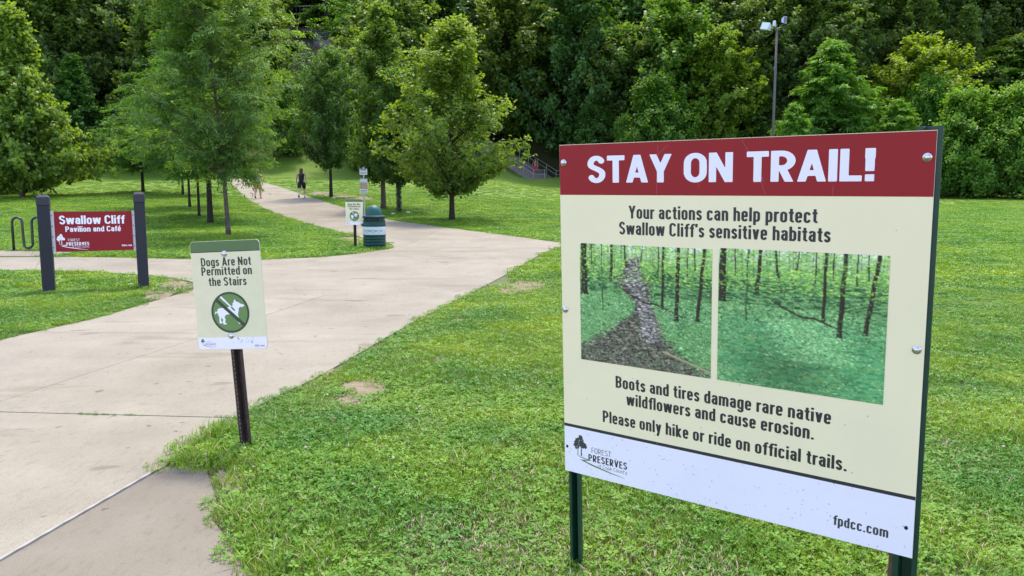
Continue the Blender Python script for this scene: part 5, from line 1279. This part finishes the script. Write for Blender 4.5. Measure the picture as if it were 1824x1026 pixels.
# retaining wall with railing on the slope, seen left of the stairs
def wall_with_rail(name, pxs, y_top, y_bot, Yd, lab, m, rail_h, cat):
    a, b = at(pxs[0], y_top[0], Yd[0]), at(pxs[1], y_top[1], Yd[1]); bz = at(pxs[0], y_bot, Yd[0]).z - .8; root = empty(name, (a.x, a.y, bz)); tag(root, lab, cat)
    a = a - Vector((root.location)); b = b - Vector((root.location)); d = (b - a); dn = Vector((d.y, -d.x, 0)).normalized() * .15
    npl = max(6, int(Vector((d.x, d.y, 0)).length / .3))
    for i in range(npl):                              # upright boards
        p0 = a + d * (i + .04) / npl; p1 = a + d * (i + .96) / npl; mb = MB()
        mb.add([Vector((p.x, p.y, 0)) + s_ * dn * (1 + .2 * (i % 3)) for s_ in (1, -1) for p in (p0, p1)] + [Vector((p.x, p.y, p.z)) + s_ * dn * (1 + .2 * (i % 3)) for s_ in (1, -1) for p in (p0, p1)], [(0, 1, 5, 4), (3, 2, 6, 7), (1, 3, 7, 5), (2, 0, 4, 6), (4, 5, 7, 6)])
        mb.build('board', m, root)
    mb = MB(); k = 8
    for dz in (.0, .5, 1.0): mb.tube([a + Vector((0, 0, rail_h * dz + .05)), b + Vector((0, 0, rail_h * dz + .05))], .04, 6)
    for i in range(k + 1): p = a + d * i / k; mb.tube([p, p + Vector((0, 0, rail_h + .05))], .04, 6)
    mb.build('railing', M_RAILG, root); return root
M_TIM = mat('weathered_timber', (.20, .135, .105), rough=.9, noise=.3, nscale=6)
wall_with_rail('retaining_wall', (470, 560), (118, 111), 131, (99.0, 101.0), 'brown timber retaining wall with railing on the bluff between the crowns', M_TIM, 1.1, 'wall')
wall_with_rail('retaining_wall', (560, 640), (74, 70), 88, (112.0, 113.0), 'upper retaining wall at the head of the stairs', mat('grey_timber', (.26, .215, .19), rough=.9, noise=.3, nscale=6), 1.1, 'wall')
lk = wall_with_rail('lookout_platform', (522, 572), (37, 36), 48, (119.0, 119.5), 'grey railed lookout platform high on the bluff near the top of the photo', mat('grey_planks', (.13, .12, .12), rough=.9), 2.0, 'platform')

# ------------------------------------------------------------------ people
M_SKIN = mat('skin', (.50, .30, .22), rough=.6); M_HAIRB = mat('brown_hair', (.050, .026, .016), rough=.6); M_BLK = mat('black_cloth', (.012, .012, .016), rough=.9)
M_SOCK = mat('white_sock', (.62, .60, .58), rough=.9); M_SHOE = mat('black_shoe', (.014, .013, .014), rough=.6); M_CORAL = mat('coral_cloth', (.50, .16, .12), rough=.9); M_REDC = mat('red_cloth', (.52, .035, .035), rough=.9)
def skin_mesh(name, chains, levels=1):
    """chains of (x, y, z, radius); a chain may start at an existing joint by repeating its place"""
    V_ = []; E_ = []; Rd = []; idx = {}
    for ch in chains:
        prev = None
        for (x, y, z, r_) in ch:
            key = (round(x, 4), round(y, 4), round(z, 4))
            if key not in idx: idx[key] = len(V_); V_.append((x, y, z)); Rd.append(r_)
            i = idx[key]
            if prev is not None and prev != i: E_.append((prev, i))
            prev = i
    me = bpy.data.meshes.new(name); me.from_pydata(V_, E_, []); o_ = bpy.data.objects.new('temporary', me); COL.objects.link(o_)
    md = o_.modifiers.new('s', 'SKIN'); md.use_smooth_shade = True
    for i, r_ in enumerate(Rd): me.skin_vertices[0].data[i].radius = (r_, r_)
    me.skin_vertices[0].data[0].use_root = True
    sb = o_.modifiers.new('u', 'SUBSURF'); sb.levels = levels; sb.render_levels = levels
    dg = bpy.context.evaluated_depsgraph_get(); out = bpy.data.meshes.new_from_object(o_.evaluated_get(dg)); out.name = name
    bpy.data.objects.remove(o_); bpy.data.meshes.remove(me); out.materials.clear(); return out
def person(loc, rz, hgt, label, stride, top, bottom, hair, socks=True, arm_sw=.12, hair_long=True, male=False, legm=None):
    k = hgt / 1.68; root = empty('person', loc, rz); root.scale = (k * 1.22, k * 1.22, k); tag(root, label, 'person')
    sh = .19 if male else .165; hip = (0, 0, .93, .135)
    C1 = [hip, (0, 0, 1.10, .115 if not male else .13), (0, .01, 1.28, .125 if not male else .15), (0, 0, 1.41, .06), (0, .01, 1.48, .048), (0, .02, 1.56, .078), (0, .025, 1.63, .080), (0, .02, 1.68, .05)]
    ch = [C1, [(0, .02, 1.56, .078), (0, .105, 1.565, .014)], [(0, .025, 1.63, .08), (.085, .0, 1.60, .015)], [(0, .025, 1.63, .08), (-.085, .0, 1.60, .015)]]
    legs = {}
    for s_ in (-1, 1):
        sw_ = stride * s_
        sho = (s_ * sh, 0, 1.37, .048); el = (s_ * (sh + .06), -.02 - arm_sw * s_ * .4, 1.12, .037); wr = (s_ * (sh + .085), .05 - arm_sw * s_, .90, .025); hd_ = (s_ * (sh + .09), .07 - arm_sw * s_, .84, .030)
        ch.append([(0, 0, 1.41, .06), sho, el, wr, hd_])
        for f in range(4):
            fx = hd_[0] + s_ * .0; fy = hd_[1] - .024 + f * .018; ch.append([hd_, (fx, fy, .79, .010), (fx - s_ * .012, fy + .012, .745 + abs(f - 1.5) * .008, .008)])
        ch.append([hd_, (hd_[0] - s_ * .02, hd_[1] + .04, .81, .010), (hd_[0] - s_ * .025, hd_[1] + .05, .78, .008)])
        hp_ = (s_ * .085, 0, .88, .095); kn = (s_ * .095, sw_ * .45 + .02, .49, .058); an = (s_ * .095, sw_ * .9 - (.06 if sw_ < 0 else 0), .10 + (.07 if sw_ < 0 else 0), .036)
        he = (s_ * .095, an[1] - .03, an[2] - .055, .034); toe = (s_ * .105, an[1] + .13, .035 + (.0 if sw_ >= 0 else .0), .034)
        ch.append([hip, hp_, (s_ * .09, sw_ * .22 + .01, .69, .075), kn, (s_ * .095, (kn[1] + an[1]) / 2 - .015, .32 if sw_ >= 0 else .34, .052), an, he, toe]); legs[s_] = (hp_, kn, an, he, toe)
    body = link('body', skin_mesh('body', ch), legm or M_SKIN, root)
    up = lambda c, e: (c[0], c[1], c[2], c[3] + e)
    if top: 
        tc = [(0, 0, .86, .15), up(hip, .022), up(C1[1], .016), up(C1[2], .016), (0, 0, 1.375, .085)]
        link('top', skin_mesh('top', [tc, [(0, 0, 1.375, .085), (-sh * .75, 0, 1.385, .045)], [(0, 0, 1.375, .085), (sh * .75, 0, 1.385, .045)]]), top, root)
    bc = [[(0, 0, 1.03, .135), (0, 0, .93, .155)]]
    for s_ in (-1, 1): hp_, kn = legs[s_][:2]; bc.append([(0, 0, .93, .155), (hp_[0], hp_[1], hp_[2], .118), (s_ * .095, kn[1] * .55, .66, .098), (s_ * .098, kn[1] * .9, .52, .084)])
    link('shorts', skin_mesh('shorts', bc), bottom, root)
    for s_ in (-1, 1):
        hp_, kn, an, he, toe = legs[s_]
        link('shoe', skin_mesh('shoe', [[(an[0], an[1], an[2] - .02, .042), (he[0], he[1], he[2], .044), (toe[0], toe[1], toe[2] + .008, .043)]]), M_SHOE, root)
        if socks: link('sock', skin_mesh('sock', [[(an[0], an[1], an[2] + .01, .042), ((an[0] + kn[0]) / 2, (an[1] + kn[1]) / 2 - .01, an[2] + .17, .056)]]), M_SOCK, root)
    hc = [(0, .02, 1.69, .05), (0, .0, 1.64, .092), (0, -.02, 1.56, .088)]
    if hair_long: hc += [(0, -.07, 1.45, .085), (0, -.11, 1.33, .08), (.01, -.12, 1.24, .045)]
    else: hc[2] = (0, -.015, 1.59, .075)
    link('hair', skin_mesh('hair', [hc]), hair, root)
    for s_ in (-1, 1):
        mb = MB(); mb.lathe([(0, -.009), (.008, -.004), (.009, 0), (.008, .004), (0, .009)], 8, (s_ * .032, .098, 1.60)); mb.build('eye', M_SHOE, root)
    return root
def px_person(px_, py_, top, **kw):
    g = gnd(px_, py_); h_ = (at(px_, top, g[1]).z - g[2]); return g, h_
g, h_ = px_person(538, 353, 300); print('woman h', h_, g)
person(g, .12, h_, 'long haired woman in black top and shorts with white socks walking up the path', .30, M_BLK, M_BLK, M_HAIRB)
g, h_ = px_person(460, 354, 303); print('walker h', h_, g)
person(g, .05, h_, 'walker with bare legs and coral shorts, upper body hidden by the feathery leaves', .12, mat('grey_shirt', (.3, .3, .3)), M_CORAL, M_HAIRB, socks=False)
pS = ST0 + (ST1 - ST0) * .035 ; h_ = 1.65; x = at(953, 300, float(pS[1])); yS = float(pS[1]); 
sp = Vector(((953 - 912) / FPX * yS, yS, 0)); sp.z = ST0[2] + rs * 4
person(sp, math.pi, 1.62, 'bare chested person in red shorts standing at the foot of the stairs', .04, None, M_REDC, M_HAIRB, socks=False, hair_long=False, male=True, legm=mat('tanned_skin', (.30, .14, .09), rough=.6))
print('objects', len(bpy.data.objects))
